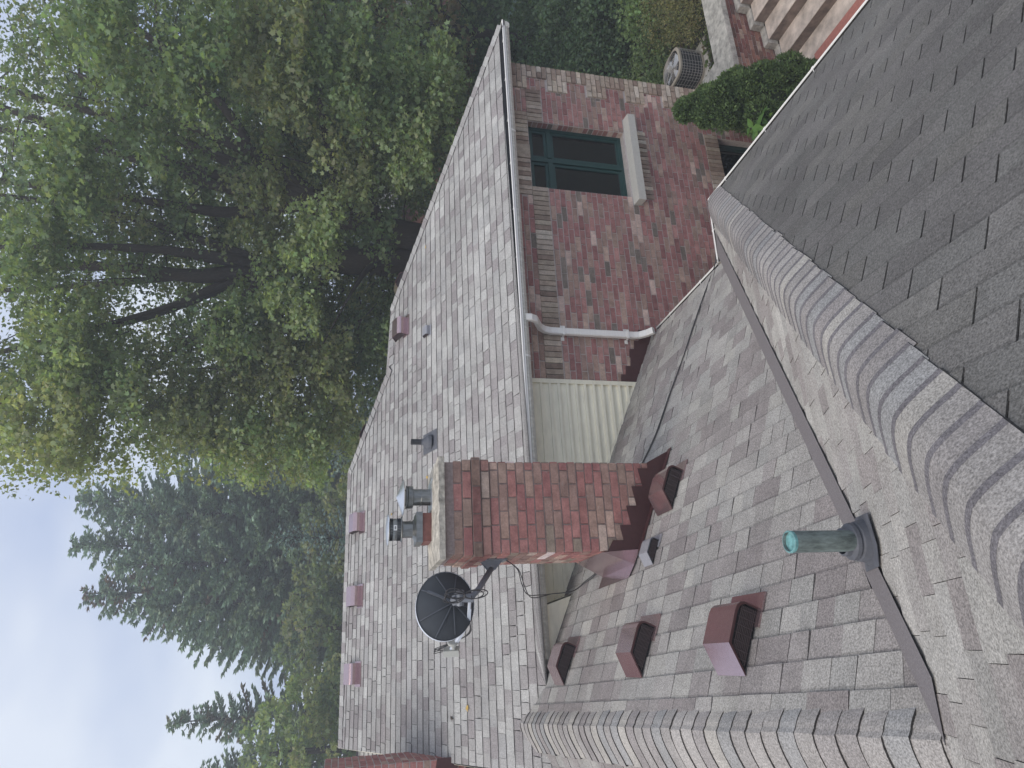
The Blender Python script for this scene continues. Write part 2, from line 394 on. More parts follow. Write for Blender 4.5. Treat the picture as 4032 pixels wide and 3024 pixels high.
def cap_piece(a, p0, p1, side1, side2, half, c, th=.007, bend=.03, n=4, band=None, rise=0):
    """one bent cap shingle over a ridge from p0 (butt) to p1; side vectors run down the two slopes"""
    p0, p1 = Vector(p0), Vector(p1); s1, s2 = Vector(side1).normalized(), Vector(side2).normalized()
    up = Vector((0, 0, 1))
    def sect(p, h):
        out = []
        for k in range(-n, n+1):
            t = abs(k)/n; s = s1 if k < 0 else s2
            hf = half[0 if k < 0 else 1] if hasattr(half, '__len__') else half
            d = hf*t; q = p+s*d
            q = q+up*(h+rise*(1-t*t)**1.5+s.z*hf*(math.sqrt(t*t+.16)-t)+.004)
            out.append(q)
        return out
    A, B = sect(p0, th+.011), sect(p1, .009)
    A2 = sect(p0, .0)
    m_ = 2*n+1
    a.add(A+B, [(i, i+1, m_+i+1, m_+i) for i in range(m_-1)], c)
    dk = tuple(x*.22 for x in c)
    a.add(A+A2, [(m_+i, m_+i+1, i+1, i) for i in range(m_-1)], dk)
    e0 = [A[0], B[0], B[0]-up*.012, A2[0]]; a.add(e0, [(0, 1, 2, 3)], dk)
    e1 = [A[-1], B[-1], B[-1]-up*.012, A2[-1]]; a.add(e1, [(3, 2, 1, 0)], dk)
    if band:
        C = [x.lerp(y, .17)+up*.0006 for x, y in zip(A, B)]; A3 = [x+up*.0006 for x in A]
        a.add(A3+C, [(i, i+1, m_+i+1, m_+i) for i in range(m_-1)], band)
def caps(name, p_start, p_end, s1, s2, expo, half, pal, parent, seed=1, bend=.0, n=3, band=None, rise=.012, th=.007):
    """laid from p_start (lowest, butt shown towards p_start) up to p_end"""
    rd = random.Random(seed); a = Acc(); P0, P1 = Vector(p_start), Vector(p_end); L = (P1-P0).length; d = (P1-P0)/L
    k = int(L/expo)+1
    for i in range(k):
        q0 = P0+d*(i*expo); q1 = P0+d*min(L, i*expo+expo*1.3)
        if (q1-q0).length < .03: continue
        c = rd.choice(pal); f = rd.uniform(.92, 1.06); c = tuple(x*f for x in c)
        j = Vector((rd.uniform(-.004, .004), rd.uniform(-.004, .004), rd.uniform(0, .002)))
        fh = rd.uniform(.97, 1.03); cap_piece(a, q0+j, q1+j, s1, s2, (half[0]*fh, half[1]*fh) if hasattr(half, '__len__') else half*fh, c, th, bend, n, band, rise)
    return a.build(name, 'shingle', parent)
dM = Vector((0, -1, -.4167)); dR = Vector((1, 0, -.4167)); dBk = Vector((0, 1, -.4167))
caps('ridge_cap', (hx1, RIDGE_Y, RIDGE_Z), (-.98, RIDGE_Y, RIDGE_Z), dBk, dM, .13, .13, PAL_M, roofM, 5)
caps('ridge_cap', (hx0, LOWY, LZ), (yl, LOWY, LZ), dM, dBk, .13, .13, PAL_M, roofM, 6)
hipM = Vector((1, 0, 0))*1+Vector((0, 1, 0))*1
sF = Vector((-1, -1, -.4167)).normalized(); sR = Vector((1, 1, -.4167)).normalized()
def hip_sides(hd):   # sides lie in the two planes, perpendicular to the hip
    pass
hd = Vector((-1, 1, .4167)).normalized()
s_front = nM.cross(hd).normalized(); s_front = s_front if s_front.z < 0 else -s_front
s_right = nR.cross(hd).normalized(); s_right = s_right if s_right.z < 0 else -s_right
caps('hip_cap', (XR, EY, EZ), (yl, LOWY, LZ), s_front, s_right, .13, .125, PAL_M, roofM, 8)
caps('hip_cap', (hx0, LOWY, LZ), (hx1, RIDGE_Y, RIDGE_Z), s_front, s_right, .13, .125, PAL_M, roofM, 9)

# --- wing A (vents and chimney) with its left side D
yA0, yA1 = 1.88, 6.60
AE2 = 3.305
valpts = [(min(3.305, xv(y)), y) for y in np.linspace(1.90, 5.05, 12)]
polyA = [(xr(1.88), 1.88)]+[p for p in valpts]+[(AE2, 6.6), (0.05, 6.6), (-.17, 6.33), (-.56, 6.65)]
roofA = deck('roof', [[(x, y, zA(x, y)) for x, y in polyA],
    [(xr(1.88), 1.88, zr(1.88)), (-.56, 6.65, zr(6.65)), (-2.85, 4.25, zD(-2.85, 4.25)-.02), (-2.85, 4.0, zD(-2.85, 4.0)-.02)]], house)
roofA['label'] = 'shingled side wing roof that carries the square maroon vents'
nA = Vector((.4485, .03, 1)).normalized(); cA = math.hypot(1, .4485)
def PA(u, v, h):
    # u = y; v = distance up from the eave, warped so that the top course follows the ridge
    t = v/VA; x = AE2+(xr(u)-AE2)*t
    return Vector((x, u, zA(x, u)))+nA*h
AE2 = 3.305
VA = (AE2+.42)*cA
def invval(x):
    lo, hi = 1.88, 5.2
    for _ in range(30):
        mid = (lo+hi)/2
        if xval(mid) < x: lo = mid
        else: hi = mid
    return lo
def LA(v):
    t = v/VA
    y = 3.
    for _ in range(12):
        x = AE2+(xr(y)-AE2)*t; y = invval(x)
    return y+.012
def RA(v):
    t = v/VA; x = AE2+(xr(6.5)-AE2)*t
    if x > -.02: return 6.60
    return 6.30+(-.10-x)*.75
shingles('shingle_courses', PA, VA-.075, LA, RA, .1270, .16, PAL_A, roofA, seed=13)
nD = Vector((-.45, 0, 1)).normalized()
def PD(u, v, h):
    s_ = 2.4-v/cA; x = xr(u)-s_; return Vector((x, u, zr(u)-.45*s_))+nD*h
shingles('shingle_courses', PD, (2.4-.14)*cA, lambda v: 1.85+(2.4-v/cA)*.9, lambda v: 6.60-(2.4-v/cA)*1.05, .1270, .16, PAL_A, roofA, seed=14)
sA = Vector((1, 0, -.75)); sD = Vector((-1, 0, -.36))
caps('ridge_cap', (xr(1.80)-.005, 1.80, zr(1.80)+.004), (-.56, 6.66, zr(6.65)+.01), sA, sD, .116, (.175, .235), PAL_CAP, roofA, 17, n=8, rise=.030, th=.006)

# --- wing B/C (the near hip)
def xhip(y): return y-1.0
YB, XC = 5.045, 4.04
polyB = [(YB-1, YB), (xv(YB), YB)]+[(xv(y), y) for y in np.linspace(YB, 1.92, 8)][1:]+[(-.35, 1.86), (-3.2, 4.0), (-3.4, -1.6), (-2.6, -1.6)]
roofB = deck('roof', [[(x, y, zB(x, y)) for x, y in polyB]], house)
roofB['label'] = 'narrow pale roof slope between valley and near hip'
cB = math.hypot(1, .528); nB = Vector((0, .528, 1)).normalized(); nC = Vector((.528, 0, 1)).normalized()
def PB(u, v, h):
    y = YB-v/cB; return Vector((-u, y, zB(0, y)))+nB*h
def LB(v):
    y = YB-v/cB; return -(xhip(y))
def RB(v):
    y = YB-v/cB
    if y > 1.92: return -(xv(y)+.10)
    return min(3.2, .30+(1.92-y)*0+.9*max(0, y-1.9)) if y > 1.86 else 3.0
def RB(v):
    y = YB-v/cB
    if y > 2.02: return -(xv(y)+.11)
    return 3.0
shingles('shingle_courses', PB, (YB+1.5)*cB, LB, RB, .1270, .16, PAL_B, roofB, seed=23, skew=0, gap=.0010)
roofC = deck('roof', [[(x, y, zC(x, y)) for x, y in [(XC, YB), (-2.6, -1.6), (XC, -1.6)]]], house)
roofC['label'] = 'dark charcoal three tab roof slope beside the near hip'
def PC(u, v, h):
    x = XC-v/cB; return Vector((x, u, zC(x, 0)))+nC*h
shingles('shingle_courses', PC, (XC+2.4)*cB, lambda v: -1.6, lambda v: XC-v/cB+1.0, .1420, .305, PAL_C, roofC, tri=True, gap=.0042, seed=33, hb=.007, rowvar=.08, upper_tone=.80)
hd = Vector((-1, -1, .528)).normalized()
sb = nB.cross(hd).normalized(); sb = sb if sb.z < 0 else -sb
sc_ = nC.cross(hd).normalized(); sc_ = sc_ if sc_.z < 0 else -sc_
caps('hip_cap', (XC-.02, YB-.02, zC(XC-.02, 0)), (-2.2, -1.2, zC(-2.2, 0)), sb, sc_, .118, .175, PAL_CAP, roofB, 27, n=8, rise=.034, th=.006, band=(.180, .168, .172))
# valley strip
strip = [(3.33, 5.13), (xv(4.9), 4.9), (1.63, 3.70), (.79, 2.95), (.35, 2.53), (-.165, 2.0), (-.2, 1.90), (-.18, 1.85), (-.13, 1.82), (.02, 1.93), (.62, 2.47), (.81, 2.72), (1.7, 3.5), (3.24, 4.86), (3.47, 5.08)]
vl = []
for y in np.linspace(5.13, 1.90, 20): vl.append((xv(y)-.015, y))
for y, ww in zip(np.linspace(1.93, 5.09, 20), np.linspace(.13, .205, 20)): vl.append((xv(y)+ww, y-ww*.45))
a = Acc(); L_ = len(vl)//2
lo = vl[:L_]; hi = vl[L_:][::-1]
for i in range(L_-1):
    q = [lo[i], hi[i], hi[i+1], lo[i+1]]
    a.add([(x, y, zB(x, y)+.019) for x, y in q], [(0, 1, 2, 3)]); a.add([(x, y, zB(x, y)+.019) for x, y in (lo[i], lo[i+1])]+[(x, y, zB(x, y)-.01) for x, y in (lo[i+1], lo[i])], [(0, 1, 2, 3)])
a.build('valley_strip', 'valley', roofB)['label'] = 'plain dark mineral strip running down the valley'

# --- roof E (lower left wing beyond the rake)
roofE = deck('roof', [[(-1.0, 6.2, -1.86), (-1.0, 10.2, -.25), (-4, 10.2, -.25), (-4, 6.2, -1.86)]], house)
roofE['label'] = 'strip of shingled roof beyond the left rake edge'
def PE(u, v, h):
    y = 6.2+v/cm; return Vector((u, y, -1.86+.4*(y-6.2)))+nM*h
shingles('shingle_courses', PE, 3.9*cm, lambda v: -4., lambda v: -1.02, .1270, .16, PAL_M, roofE, seed=43)
a = Acc(); a.prism([(-.955, 6.5, zM(0, 6.5)-.02), (-.995, 10.25, RIDGE_Z-.02), (-.995, 10.25, RIDGE_Z-.14), (-.955, 6.5, zM(0, 6.5)-.14)], (.02, 0, 0)); a.build('rake_board', 'siding', roofM)

# ------------------------------------------------------------------ bricks
PAL_BR = [(0.329, 0.166, 0.151), (0.297, 0.146, 0.135), (0.351, 0.186, 0.166), (0.271, 0.134, 0.124), (0.368, 0.261, 0.209), (0.325, 0.223, 0.181), (0.298, 0.204, 0.17), (0.432, 0.316, 0.253), (0.195, 0.165, 0.138), (0.54, 0.412, 0.348), (0.375, 0.207, 0.183), (0.333, 0.187, 0.167)]
PAL_BUFF = [(0.504, 0.432, 0.336), (0.432, 0.36, 0.282), (0.372, 0.3, 0.234), (0.54, 0.48, 0.396), (0.324, 0.252, 0.198), (0.456, 0.384, 0.312), (0.264, 0.198, 0.156)]
PAL_CH = [(0.358, 0.168, 0.147), (0.316, 0.144, 0.131), (0.372, 0.245, 0.194), (0.334, 0.23, 0.184), (0.438, 0.305, 0.244), (0.305, 0.197, 0.162), (0.346, 0.192, 0.16), (0.382, 0.186, 0.164), (0.287, 0.224, 0.175), (0.495, 0.379, 0.311), (0.712, 0.591, 0.547)]
W_CH = [14, 13, 9, 9, 5, 8, 11, 12, 4, 3, 2]
BH, BL = .0677, .203
def brick_box(a, O, U, Nn, u0, u1, z0, z1, c, rd, d=.006, g=.0040):
    """one brick: front face proud of the wall plane by d"""
    j = lambda s: rd.uniform(-s, s)
    dd = d+rd.uniform(-.0015, .0035); gz = g
    Z = Vector((0, 0, 1)); O = Vector(O)
    pts = []
    ta, tb = j(.0012), j(.0012)
    for (u, z, e_) in ((u0+g, z0+gz+ta, 0), (u1-g, z0+gz+tb, 0), (u1-g, z1-gz+tb, 0), (u0+g, z1-gz+ta, 0)):
        pts.append(O+U*(u+j(.0012))+Z*(z+j(.001))-Nn*.01)
    fr = [p+Nn*(dd+.01)+(U*(.0025 if k in (0, 3) else -.0025))+Z*(.002 if k in (0, 1) else -.002) for k, p in enumerate(pts)]
    a.add(pts+fr, [(4, 5, 6, 7), (0, 1, 5, 4), (1, 2, 6, 5), (2, 3, 7, 6), (3, 0, 4, 7)], c)
def subtract(iv, holes):
    out = [iv]
    for h0, h1 in holes:
        nx_ = []
        for a0, a1 in out:
            if h1 <= a0 or h0 >= a1: nx_.append((a0, a1)); continue
            if h0 > a0: nx_.append((a0, h0))
            if h1 < a1: nx_.append((h1, a1))
        out = nx_
    return out
def bond(a, O, U, Nn, u0, u1, z0, z1, pal, rd, holes=(), wts=None, zref=0, ph=0, wob=0, d=.006, bh=BH, bl=BL):
    """running bond over a rectangle of a wall; holes are (u0,u1,z0,z1)"""
    r0 = int(math.floor((z0-zref)/bh+1e-6)); r1 = int(math.ceil((z1-zref)/bh-1e-6))
    for r in range(r0, r1):
        za, zb = zref+r*bh, zref+(r+1)*bh; zc = (za+zb)/2
        if za < z0-.02 or zb > z1+.02: za, zb = max(za, z0), min(zb, z1)
        if zb-za < .02: continue
        hs = [(h[0], h[1]) for h in holes if h[2] < zc < h[3]]
        for s0, s1 in subtract((u0, u1), hs):
            u = math.floor((s0-ph)/bl)*bl+ph+(bl/2 if r % 2 else 0)-bl
            while u < s1:
                a0, a1 = max(u, s0), min(u+bl, s1); u += bl
                if a1-a0 < .03: continue
                c = rd.choices(pal, wts)[0]; f = rd.uniform(.85, 1.15); c = tuple(x*f for x in c)
                brick_box(a, O, U, Nn, a0, a1, za, zb, c, rd, d)
def soldier(a, O, U, Nn, u0, u1, z0, z1, pal, rd, wid=BH, d=.008, wts=None):
    n = max(1, round((u1-u0)/wid)); w_ = (u1-u0)/n
    for i in range(n):
        c = rd.choices(pal, wts)[0]; f = rd.uniform(.82, 1.12); brick_box(a, O, U, Nn, u0+i*w_, u0+(i+1)*w_, z0, z1, tuple(x*f for x in c), rd, d+rd.uniform(0, .003))
X_, Y_, Z_ = Vector((1, 0, 0)), Vector((0, 1, 0)), Vector((0, 0, 1))
rd = random.Random(11)
WY, WX0, WX1 = 6.60, 2.715, 7.131
WIN = (5.228, 6.225, -3.335, -2.060)
BW = (5.02, 6.335, -5.75, -4.705)
# the wall's body: mortar slab with openings
a = Acc()
ZB, ZT = -6.6, -1.78
def slab(x0, x1, z0, z1, mi=0): a.box(x0, x1, WY, WY+.24, z0, z1, mi=mi)
slab(-.2, WIN[0], -4.70, ZT); slab(WIN[1], WX1, -4.70, ZT); slab(WIN[0], WIN[1], WIN[3], ZT); slab(WIN[0], WIN[1], -4.70, WIN[2])
slab(2.6, BW[0], ZB, -4.70); slab(BW[1], WX1, ZB, -4.70); slab(BW[0], BW[1], ZB, BW[2])
a.box(WX1-.24, WX1, WY+.24, 11.5, ZB, ZT, mi=1); a.box(-.9, WX1, 11.3, 11.5, ZB, ZT, mi=1); a.box(-.9, -.7, 7.2, 11.5, ZB, -1.9, mi=1)
a.box(-.7, 7.0, 8.4, 8.5, ZB, -1.9, mi=2)
wall = a.build('wall', ['mortar', 'brickwall', 'black'], house); wall['label'] = 'red and brown brick wall with buff quoins under the white gutter'
a = Acc(); O = (0, WY, 0); Nn = Vector((0, -1, 0)); zq = -1.85
SOLT, SOLB = -2.050, -2.255
holes = [(WIN[0], WIN[1], WIN[2], WIN[3]), (5.11, 6.43, -3.46, -3.335), (5.215, 6.27, -3.645, -3.46), (BW[0], BW[1], BW[2], BW[3]), (4.9, 6.37, -4.705, -4.50), (5.10, 6.36, -2.06, -1.80)]
holes += [(WX0, WIN[0], SOLB, SOLT), (WIN[1], 6.735, SOLB, SOLT)]
for i in range(18):         # quoins
    z1 = -2.085-.2708*(i)+.2708; z0 = z1-.2708*1.0
    wdt = .39 if i % 2 == 0 else .195
    holes.append((WX1-wdt, WX1+.01, z0, z1))
bond(a, O, X_, Nn, WX0, WX1, -5.9, ZT, PAL_BR, rd, holes, zref=-4.7, wts=[11, 10, 10, 8, 9, 9, 8, 5, 6, 4, 9, 10])
a.build('brick_facing', 'brick', wall)
a = Acc()
for i in range(14):
    z1 = -2.085-.2708*i+.2708; z0 = z1-.2708; wdt = .39 if i % 2 == 0 else .195
    bond(a, O, X_, Nn, WX1-wdt, WX1+.006, z0, z1, PAL_BUFF, rd, zref=z0, d=.022, ph=WX1-.195)
    bond(a, (WX1, 0, 0), Y_, Vector((1, 0, 0)), WY, WY+(.19 if i % 2 == 0 else .39), z0, z1, PAL_BUFF, rd, zref=z0, d=.012)
a.build('quoins', 'brick', wall)['label'] = 'toothed buff brick quoins at the far wall corner'
for nm, lb, args in (('soldier_course', 'long buff soldier course under the soffit', (WX0, WIN[0], SOLB, SOLT, .014)), ('soldier_course', 'short buff soldier course between window and quoins', (WIN[1], 6.735, SOLB, SOLT, .014)),
                     ('soldier_course', 'buff soldier bricks below the limestone sill', (5.215, 6.27, -3.645, -3.46, .010)), ('soldier_course', 'buff soldier lintel over the basement window', (4.9, 6.37, -4.705, -4.50, .010))):
    a = Acc(); soldier(a, O, X_, Nn, *args[:4], PAL_BUFF, rd, d=args[4]); a.build(nm, 'brick', wall)['label'] = lb
a = Acc(); soldier(a, O, X_, Nn, 5.10, 5.63, -2.055, -1.80, PAL_BUFF, rd, d=.016); soldier(a, O, X_, Nn, 5.83, 6.36, -2.055, -1.80, PAL_BUFF, rd, d=.016)
a.prism([(5.632, WY-.03, -2.055), (5.828, WY-.03, -2.055), (5.828, WY-.03, -1.80), (5.632, WY-.03, -1.80)], (0, .05, 0), (.40, .34, .27))
a.build('window_lintel', 'brick', wall)['label'] = 'buff brick lintel in the shade above the upper window'
a = Acc()      # reveals of the window
bond(a, (WIN[1], 0, 0), Y_, Vector((-1, 0, 0)), WY, WY+.10, WIN[2], WIN[3], PAL_BR, rd, zref=-4.7, ph=WY, d=.002)
a.build('window_reveal', 'brick', wall); a = Acc()
bond(a, (WIN[0], 0, 0), Y_, Vector((1, 0, 0)), WY, WY+.10, WIN[2], WIN[3], PAL_BR, rd, zref=-4.7, ph=WY, d=.002)
a.build('window_reveal', 'brick', wall)
a = Acc(); a.prism([(5.112, 6.47, -3.372), (6.432, 6.47, -3.372), (6.432, 6.72, -3.338), (5.112, 6.72, -3.338)], (0, 0, -.095))
sill = a

def window(parent, x0, x1, z0, z1, y, transom=None, mull=True, sill_acc=None):
    fr = .042; a = Acc(); a.box(x0, x1, y, y+.06, z0, z0+fr); a.box(x0, x1, y, y+.06, z1-fr, z1)
    a.box(x0, x0+fr, y, y+.06, z0+fr, z1-fr); a.box(x1-fr, x1, y, y+.06, z0+fr, z1-fr)
    fo = a.build('window', 'teal', parent)
    cx = (x0+x1)/2; bars = Acc()
    if mull: bars.box(cx-.028, cx+.028, y-.008, y+.05, z0+fr, z1-fr)
    spans = [(z0+fr, z1-fr)]
    if transom:
        bars.box(x0+fr, cx-.035, y-.012, y+.05, transom-.03, transom+.03); bars.box(cx+.035, x1-fr, y-.012, y+.05, transom-.03, transom+.03); spans = [(z0+fr, transom-.03), (transom+.03, z1-fr)]
    bars.build('mullion', 'teal', fo)
    for s0, s1 in spans:
        for p0, p1 in ((x0+fr, cx-.035), (cx+.035, x1-fr)):
            b = Acc(); sw = .034
            b.box(p0, p1, y+.012, y+.045, s0, s0+sw); b.box(p0, p1, y+.012, y+.045, s1-sw, s1); b.box(p0, p0+sw, y+.012, y+.045, s0+sw, s1-sw); b.box(p1-sw, p1, y+.012, y+.045, s0+sw, s1-sw)
            b.build('sash', 'teal', fo)
            b = Acc(); b.box(p0+sw, p1-sw, y+.030, y+.036, s0+sw, s1-sw); b.build('pane', 'glass', fo)
    if sill_acc: sill_acc.build('sill', 'stone', fo)
    return fo
window(house, WIN[0], WIN[1], WIN[2], WIN[3], WY+.10, -2.345, True, sill)['label'] = 'teal framed double window with limestone sill'
window(house, BW[0], BW[1], BW[2], BW[3], WY+.10, None, True)['label'] = 'dark teal basement window low behind the clipped shrub'

# siding
a = Acc()
nb = 14
for i in range(30):
    zt = -1.80-i*.098; zb_ = zt-.098
    x0 = -.05; x1 = WX0-.03
    # clip to the roof below
    def zroof(x): return zA(x, WY)+.0
    pts = [(x0, zb_), (x1, zb_), (x1, zt), (x0, zt)]
    if zt < zroof(x1): break
    # left limit where the roof line rises above the board
    xl = x0
    while zroof(xl) > zt and xl < x1: xl += .02
    a.prism([(xl, WY-.020, zb_), (x1, WY-.020, zb_), (x1, WY-.020, zb_+.008), (x1, WY-.004, zt), (xl, WY-.004, zt), (xl, WY-.020, zb_+.008)], (0, .012, 0))
    a.prism([(xl, WY-.034, zb_+.002), (x1, WY-.034, zb_+.002), (x1, WY-.030, zb_+.028), (xl, WY-.030, zb_+.028)], (0, .022, 0))
sdg = a.build('siding', 'siding', house); sdg['label'] = 'cream lap siding panel between brick wall and chimney'
a = Acc(); a.box(WX0-.035, WX0+.012, WY-.035, WY+.02, -3.15, -1.80)
xs_ = [.3, WX0]; a.prism([(.3, WY-.03, zA(.3, WY)+.01), (WX0, WY-.03, zA(WX0, WY)+.01), (WX0, WY-.03, zA(WX0, WY)+.035), (.3, WY-.03, zA(.3, WY)+.035)], (0, .01, 0))
a.build('trim', 'siding', sdg)
a = Acc()   # boxed return near the gutter's left end
a.prism([(-.13, 6.33, -1.80), (.42, 6.33, -1.80), (.50, 6.33, zA(.5, 6.33)+.012), (-.06, 6.33, zA(-.06, 6.33)+.012)], (0, .02, 0))
a.prism([(.42, 6.33, -1.80), (.42, 6.58, -1.80), (.50, 6.58, zA(.5, 6.58)+.01), (.50, 6.33, zA(.5, 6.33)+.012)], (-.012, 0, 0))
a.build('eave_return', 'siding', house)['label'] = 'cream triangular eave return beside the gutter end'
# soffit and fascia
a = Acc(); a.box(-.1, XR-.02, 6.36, WY+.0, -1.815, -1.795); a.box(WX1, XR-.02, WY, 11.6, -1.815, -1.795); sf = a.build('soffit', 'soffit', house)
a = Acc(); a.box(-.15, XR-.02, 6.345, 6.365, -1.82, -1.70); a.box(XR-.03, XR-.01, 6.365, 11.7, -1.82, -1.70); a.build('fascia', 'gutterdirty', house)

# ------------------------------------------------------------------ gutters
def gutter(parent, p0, p1, inward, label, hgt=.085, dep=.105, back=.0, name='gutter'):
    """outer lip runs from p0 to p1; inward = horizontal unit vector towards the roof"""
    p0, p1, iv = Vector(p0), Vector(p1), Vector(inward); dz = Z_
    prof = [(dep, .0), (dep, -hgt), (.035, -hgt), (.012, -hgt*.62), (.012, -hgt*.42), (0, -hgt*.30), (0, 0), (.012, .004)]
    a = Acc()
    def pt(p, q, off=0): return p+iv*(q[0]+off)+dz*q[1]
    for k in range(len(prof)-1):
        q0, q1 = prof[k], prof[k+1]; mi = 1 if k in (1, 2, 3, 4) else 0
        a.add([pt(p0, q0), pt(p1, q0), pt(p1, q1), pt(p0, q1)], [(0, 1, 2, 3)], mi=mi)
        a.add([pt(p0, q0)+iv*.0, pt(p1, q0), pt(p1, q1), pt(p0, q1)], [(3, 2, 1, 0)], mi=mi) if False else None
    # inner trough
    a.add([p0+iv*.012-dz*.035, p1+iv*.012-dz*.035, p1+iv*dep-dz*.035, p0+iv*dep-dz*.035], [(0, 1, 2, 3)], mi=2)
    a.add([p0+iv*.012+dz*.002, p1+iv*.012+dz*.002, p1+iv*.012-dz*.035, p0+iv*.012-dz*.035], [(0, 1, 2, 3)], mi=2)
    for p in (p0, p1): a.add([pt(p, q) for q in prof[1:7]]+[p+iv*dep], [tuple(range(7))], mi=1)
    # rolled lip
    a.tube([p0+dz*.001, p1+dz*.001], .009, 8, mi=0)
    g_ = a.build(name, ['white', 'gutterdirty', 'trough'], parent); g_['label'] = label
    L = (p1-p0).length; n = max(1, int(L/.62)); b = Acc(); d = (p1-p0).normalized()
    for k in range(1, int(L/2.9)+1):
        c = p0+d*2.9*k; sm = Acc()
        for kk in range(1, 6):
            q0, q1 = prof[kk], prof[kk+1]; o_ = -iv*.0015
            sm.add([pt(c-d*.012, q0)+o_, pt(c+d*.012, q0)+o_, pt(c+d*.012, q1)+o_, pt(c-d*.012, q1)+o_], [(0, 1, 2, 3)])
        sm.build('seam', 'white', g_)
    for i in range(n):
        c = p0+d*(L*(i+.5)/n)
        b = Acc(); b.tube([c+iv*.0+dz*.005, c+iv*dep+dz*.0], .0035, 5)
        b.box(c.x-.012, c.x+.012, c.y-.012, c.y+.012, c.z-.002, c.z+.008)
        b.build('hanger', 'white', g_)
    return g_
gutter(house, (-.045, 6.255, -1.722), (7.475, 6.255, -1.722), (0, 1, 0), 'long white gutter along the main roof eave', dep=.09)
gutter(house, (7.475, 6.255, -1.722), (7.475, 11.5, -1.722), (-1, 0, 0), 'white gutter returning along the far end eave', dep=.09)
GZ = -3.405
gutter(house, (3.405, 6.56, GZ), (3.405, 5.14, GZ), (-1, 0, 0), 'short white gutter below the vent roof, ends at the downspout', dep=.06)
gutter(house, (3.405, 5.135, GZ), (4.108, 5.10, GZ), (0, -1, 0), 'short white gutter across the narrow roof end', dep=.05)
gutter(house, (4.108, 5.10, GZ), (4.108, -1.6, GZ), (-1, 0, 0), 'long white gutter along the dark charcoal slope', dep=.06)
a = Acc(); a.tube([(3.30, 6.29, -1.78), (3.30, 6.29, -1.84), (3.30, 6.32, -1.895), (3.295, 6.40, -1.94), (3.29, 6.48, -1.99), (3.285, 6.525, -2.05), (3.283, 6.545, -2.13), (3.285, 6.545, -3.10), (3.286, 6.535, -3.165), (3.29, 6.48, -3.235), (3.295, 6.41, -3.285)], 1, rect=(.038, .027, (1, 0, 0)))
dsp = a.build('downspout', 'white', house); dsp['label'] = 'white downspout with elbows on the brick wall'
for z in (-2.27, -3.02):
    a = Acc(); a.box(3.233, 3.337, 6.510, 6.516, z-.014, z+.014); a.box(3.193, 3.235, 6.585, 6.590, z-.02, z+.02); a.box(3.335, 3.377, 6.585, 6.590, z-.02, z+.02); a.box(3.231, 3.235, 6.51, 6.59, z-.012, z+.012); a.box(3.335, 3.339, 6.51, 6.59, z-.012, z+.012)
    a.build('strap', 'white', dsp)

# maroon stepped flashing at the brick wall
a = Acc(); x = WX0+.0; top = zA(x, WY)+.16; pts_t = []
st = .105
while x < 3.36:
    z = math.floor((zA(x, WY)+.185)/BH)*BH+.01
    pts_t += [(x, z), (min(x+st, 3.38), z-.012)]; x += st
poly = [(x_, WY-.014, z_) for x_, z_ in pts_t]
for i in range(0, len(pts_t)-1, 2):
    (xa, za), (xb, zb2) = pts_t[i], pts_t[i+1]
    a.prism([(xa, WY-.012, zA(xa, WY)-.01), (xb, WY-.012, zA(xb, WY)-.01), (xb, WY-.012, zb2), (xa, WY-.012, za)], (0, -.004-.0003*(i % 4), 0))
a.build('step_flashing', 'darkmaroon', house)['label'] = 'dark maroon stepped flashing where roof meets brick wall'

# ------------------------------------------------------------------ main chimney
CX0, CX1, CY0, CY1 = .680, 1.352, 4.92, 5.50
a = Acc(); a.box(CX0+.004, CX1-.004, CY0+.004, CY1-.004, -3.0, -.70)
chim = a.build('chimney', 'chmortar', house); chim['label'] = 'red brick chimney with cement crown and two metal flue caps'
a = Acc(); rd = random.Random(5)
ctop = -.762; courses = [(-.762, -.700, -.012), (-.8297, -.762, .0), (-.8974, -.8297, .012), (-.9651, -.8974, .024), (-1.0328, -.9651, .012)]
def course(z0, z1, off, ph, dark=1.0, pal=PAL_CH, wts=W_CH):
    x0, x1, y0, y1 = CX0-off, CX1+off, CY0-off, CY1+off
    if abs(off) > .001: a.box(x0+.004, x1-.004, y0+.004, y1-.004, z0+.001, z1-.001, (.22, .17, .15))
    def run(O, U, Nn, u0, u1, ph):
        u = u0-ph
        while u < u1-.001:
            b0, b1 = max(u, u0), min(u+BL, u1); u += BL
            if b1-b0 < .03: continue
            c = rd.choices(pal, wts)[0]; f = rd.uniform(.88, 1.12)*dark
            brick_box(a, O, U, Nn, b0, b1, z0, z1, tuple(x*f for x in c), rd, .004)
    run((0, y0, 0), X_, Vector((0, -1, 0)), x0, x1, ph); run((x0, 0, 0), Y_, Vector((-1, 0, 0)), y0, y1, .1-ph if ph < .1 else 0)
    run((x1, 0, 0), Y_, X_, y0, y1, .1-ph if ph < .1 else 0); run((0, y1, 0), X_, Y_, x0, x1, ph)
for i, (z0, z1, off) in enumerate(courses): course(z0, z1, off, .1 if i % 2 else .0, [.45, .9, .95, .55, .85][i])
z = -1.0328; i = 0
while z > -2.65:
    course(z-BH, z, 0, .1015 if i % 2 else 0.0); z -= BH; i += 1
a.build('brick_facing', 'brick', chim)
a = Acc()  # crown: slab with sloped top
x0, x1, y0, y1 = CX0-.035, CX1+.03, CY0-.035, CY1+.035
n_ = 10; vs = []; fs = []
for j in range(n_+1):
    for i in range(n_+1):
        u, v = i/n_, j/n_; ed = min(u, 1-u, v, 1-v)
        jx = .006*mnoise.noise(Vector((u*9, v*9, 1))); jz = .006*mnoise.noise(Vector((u*11, v*11, 4)))
        vs.append((x0+(x1-x0)*u+jx, y0+(y1-y0)*v+jx, -.655+.02*min(1, ed*5)+jz))
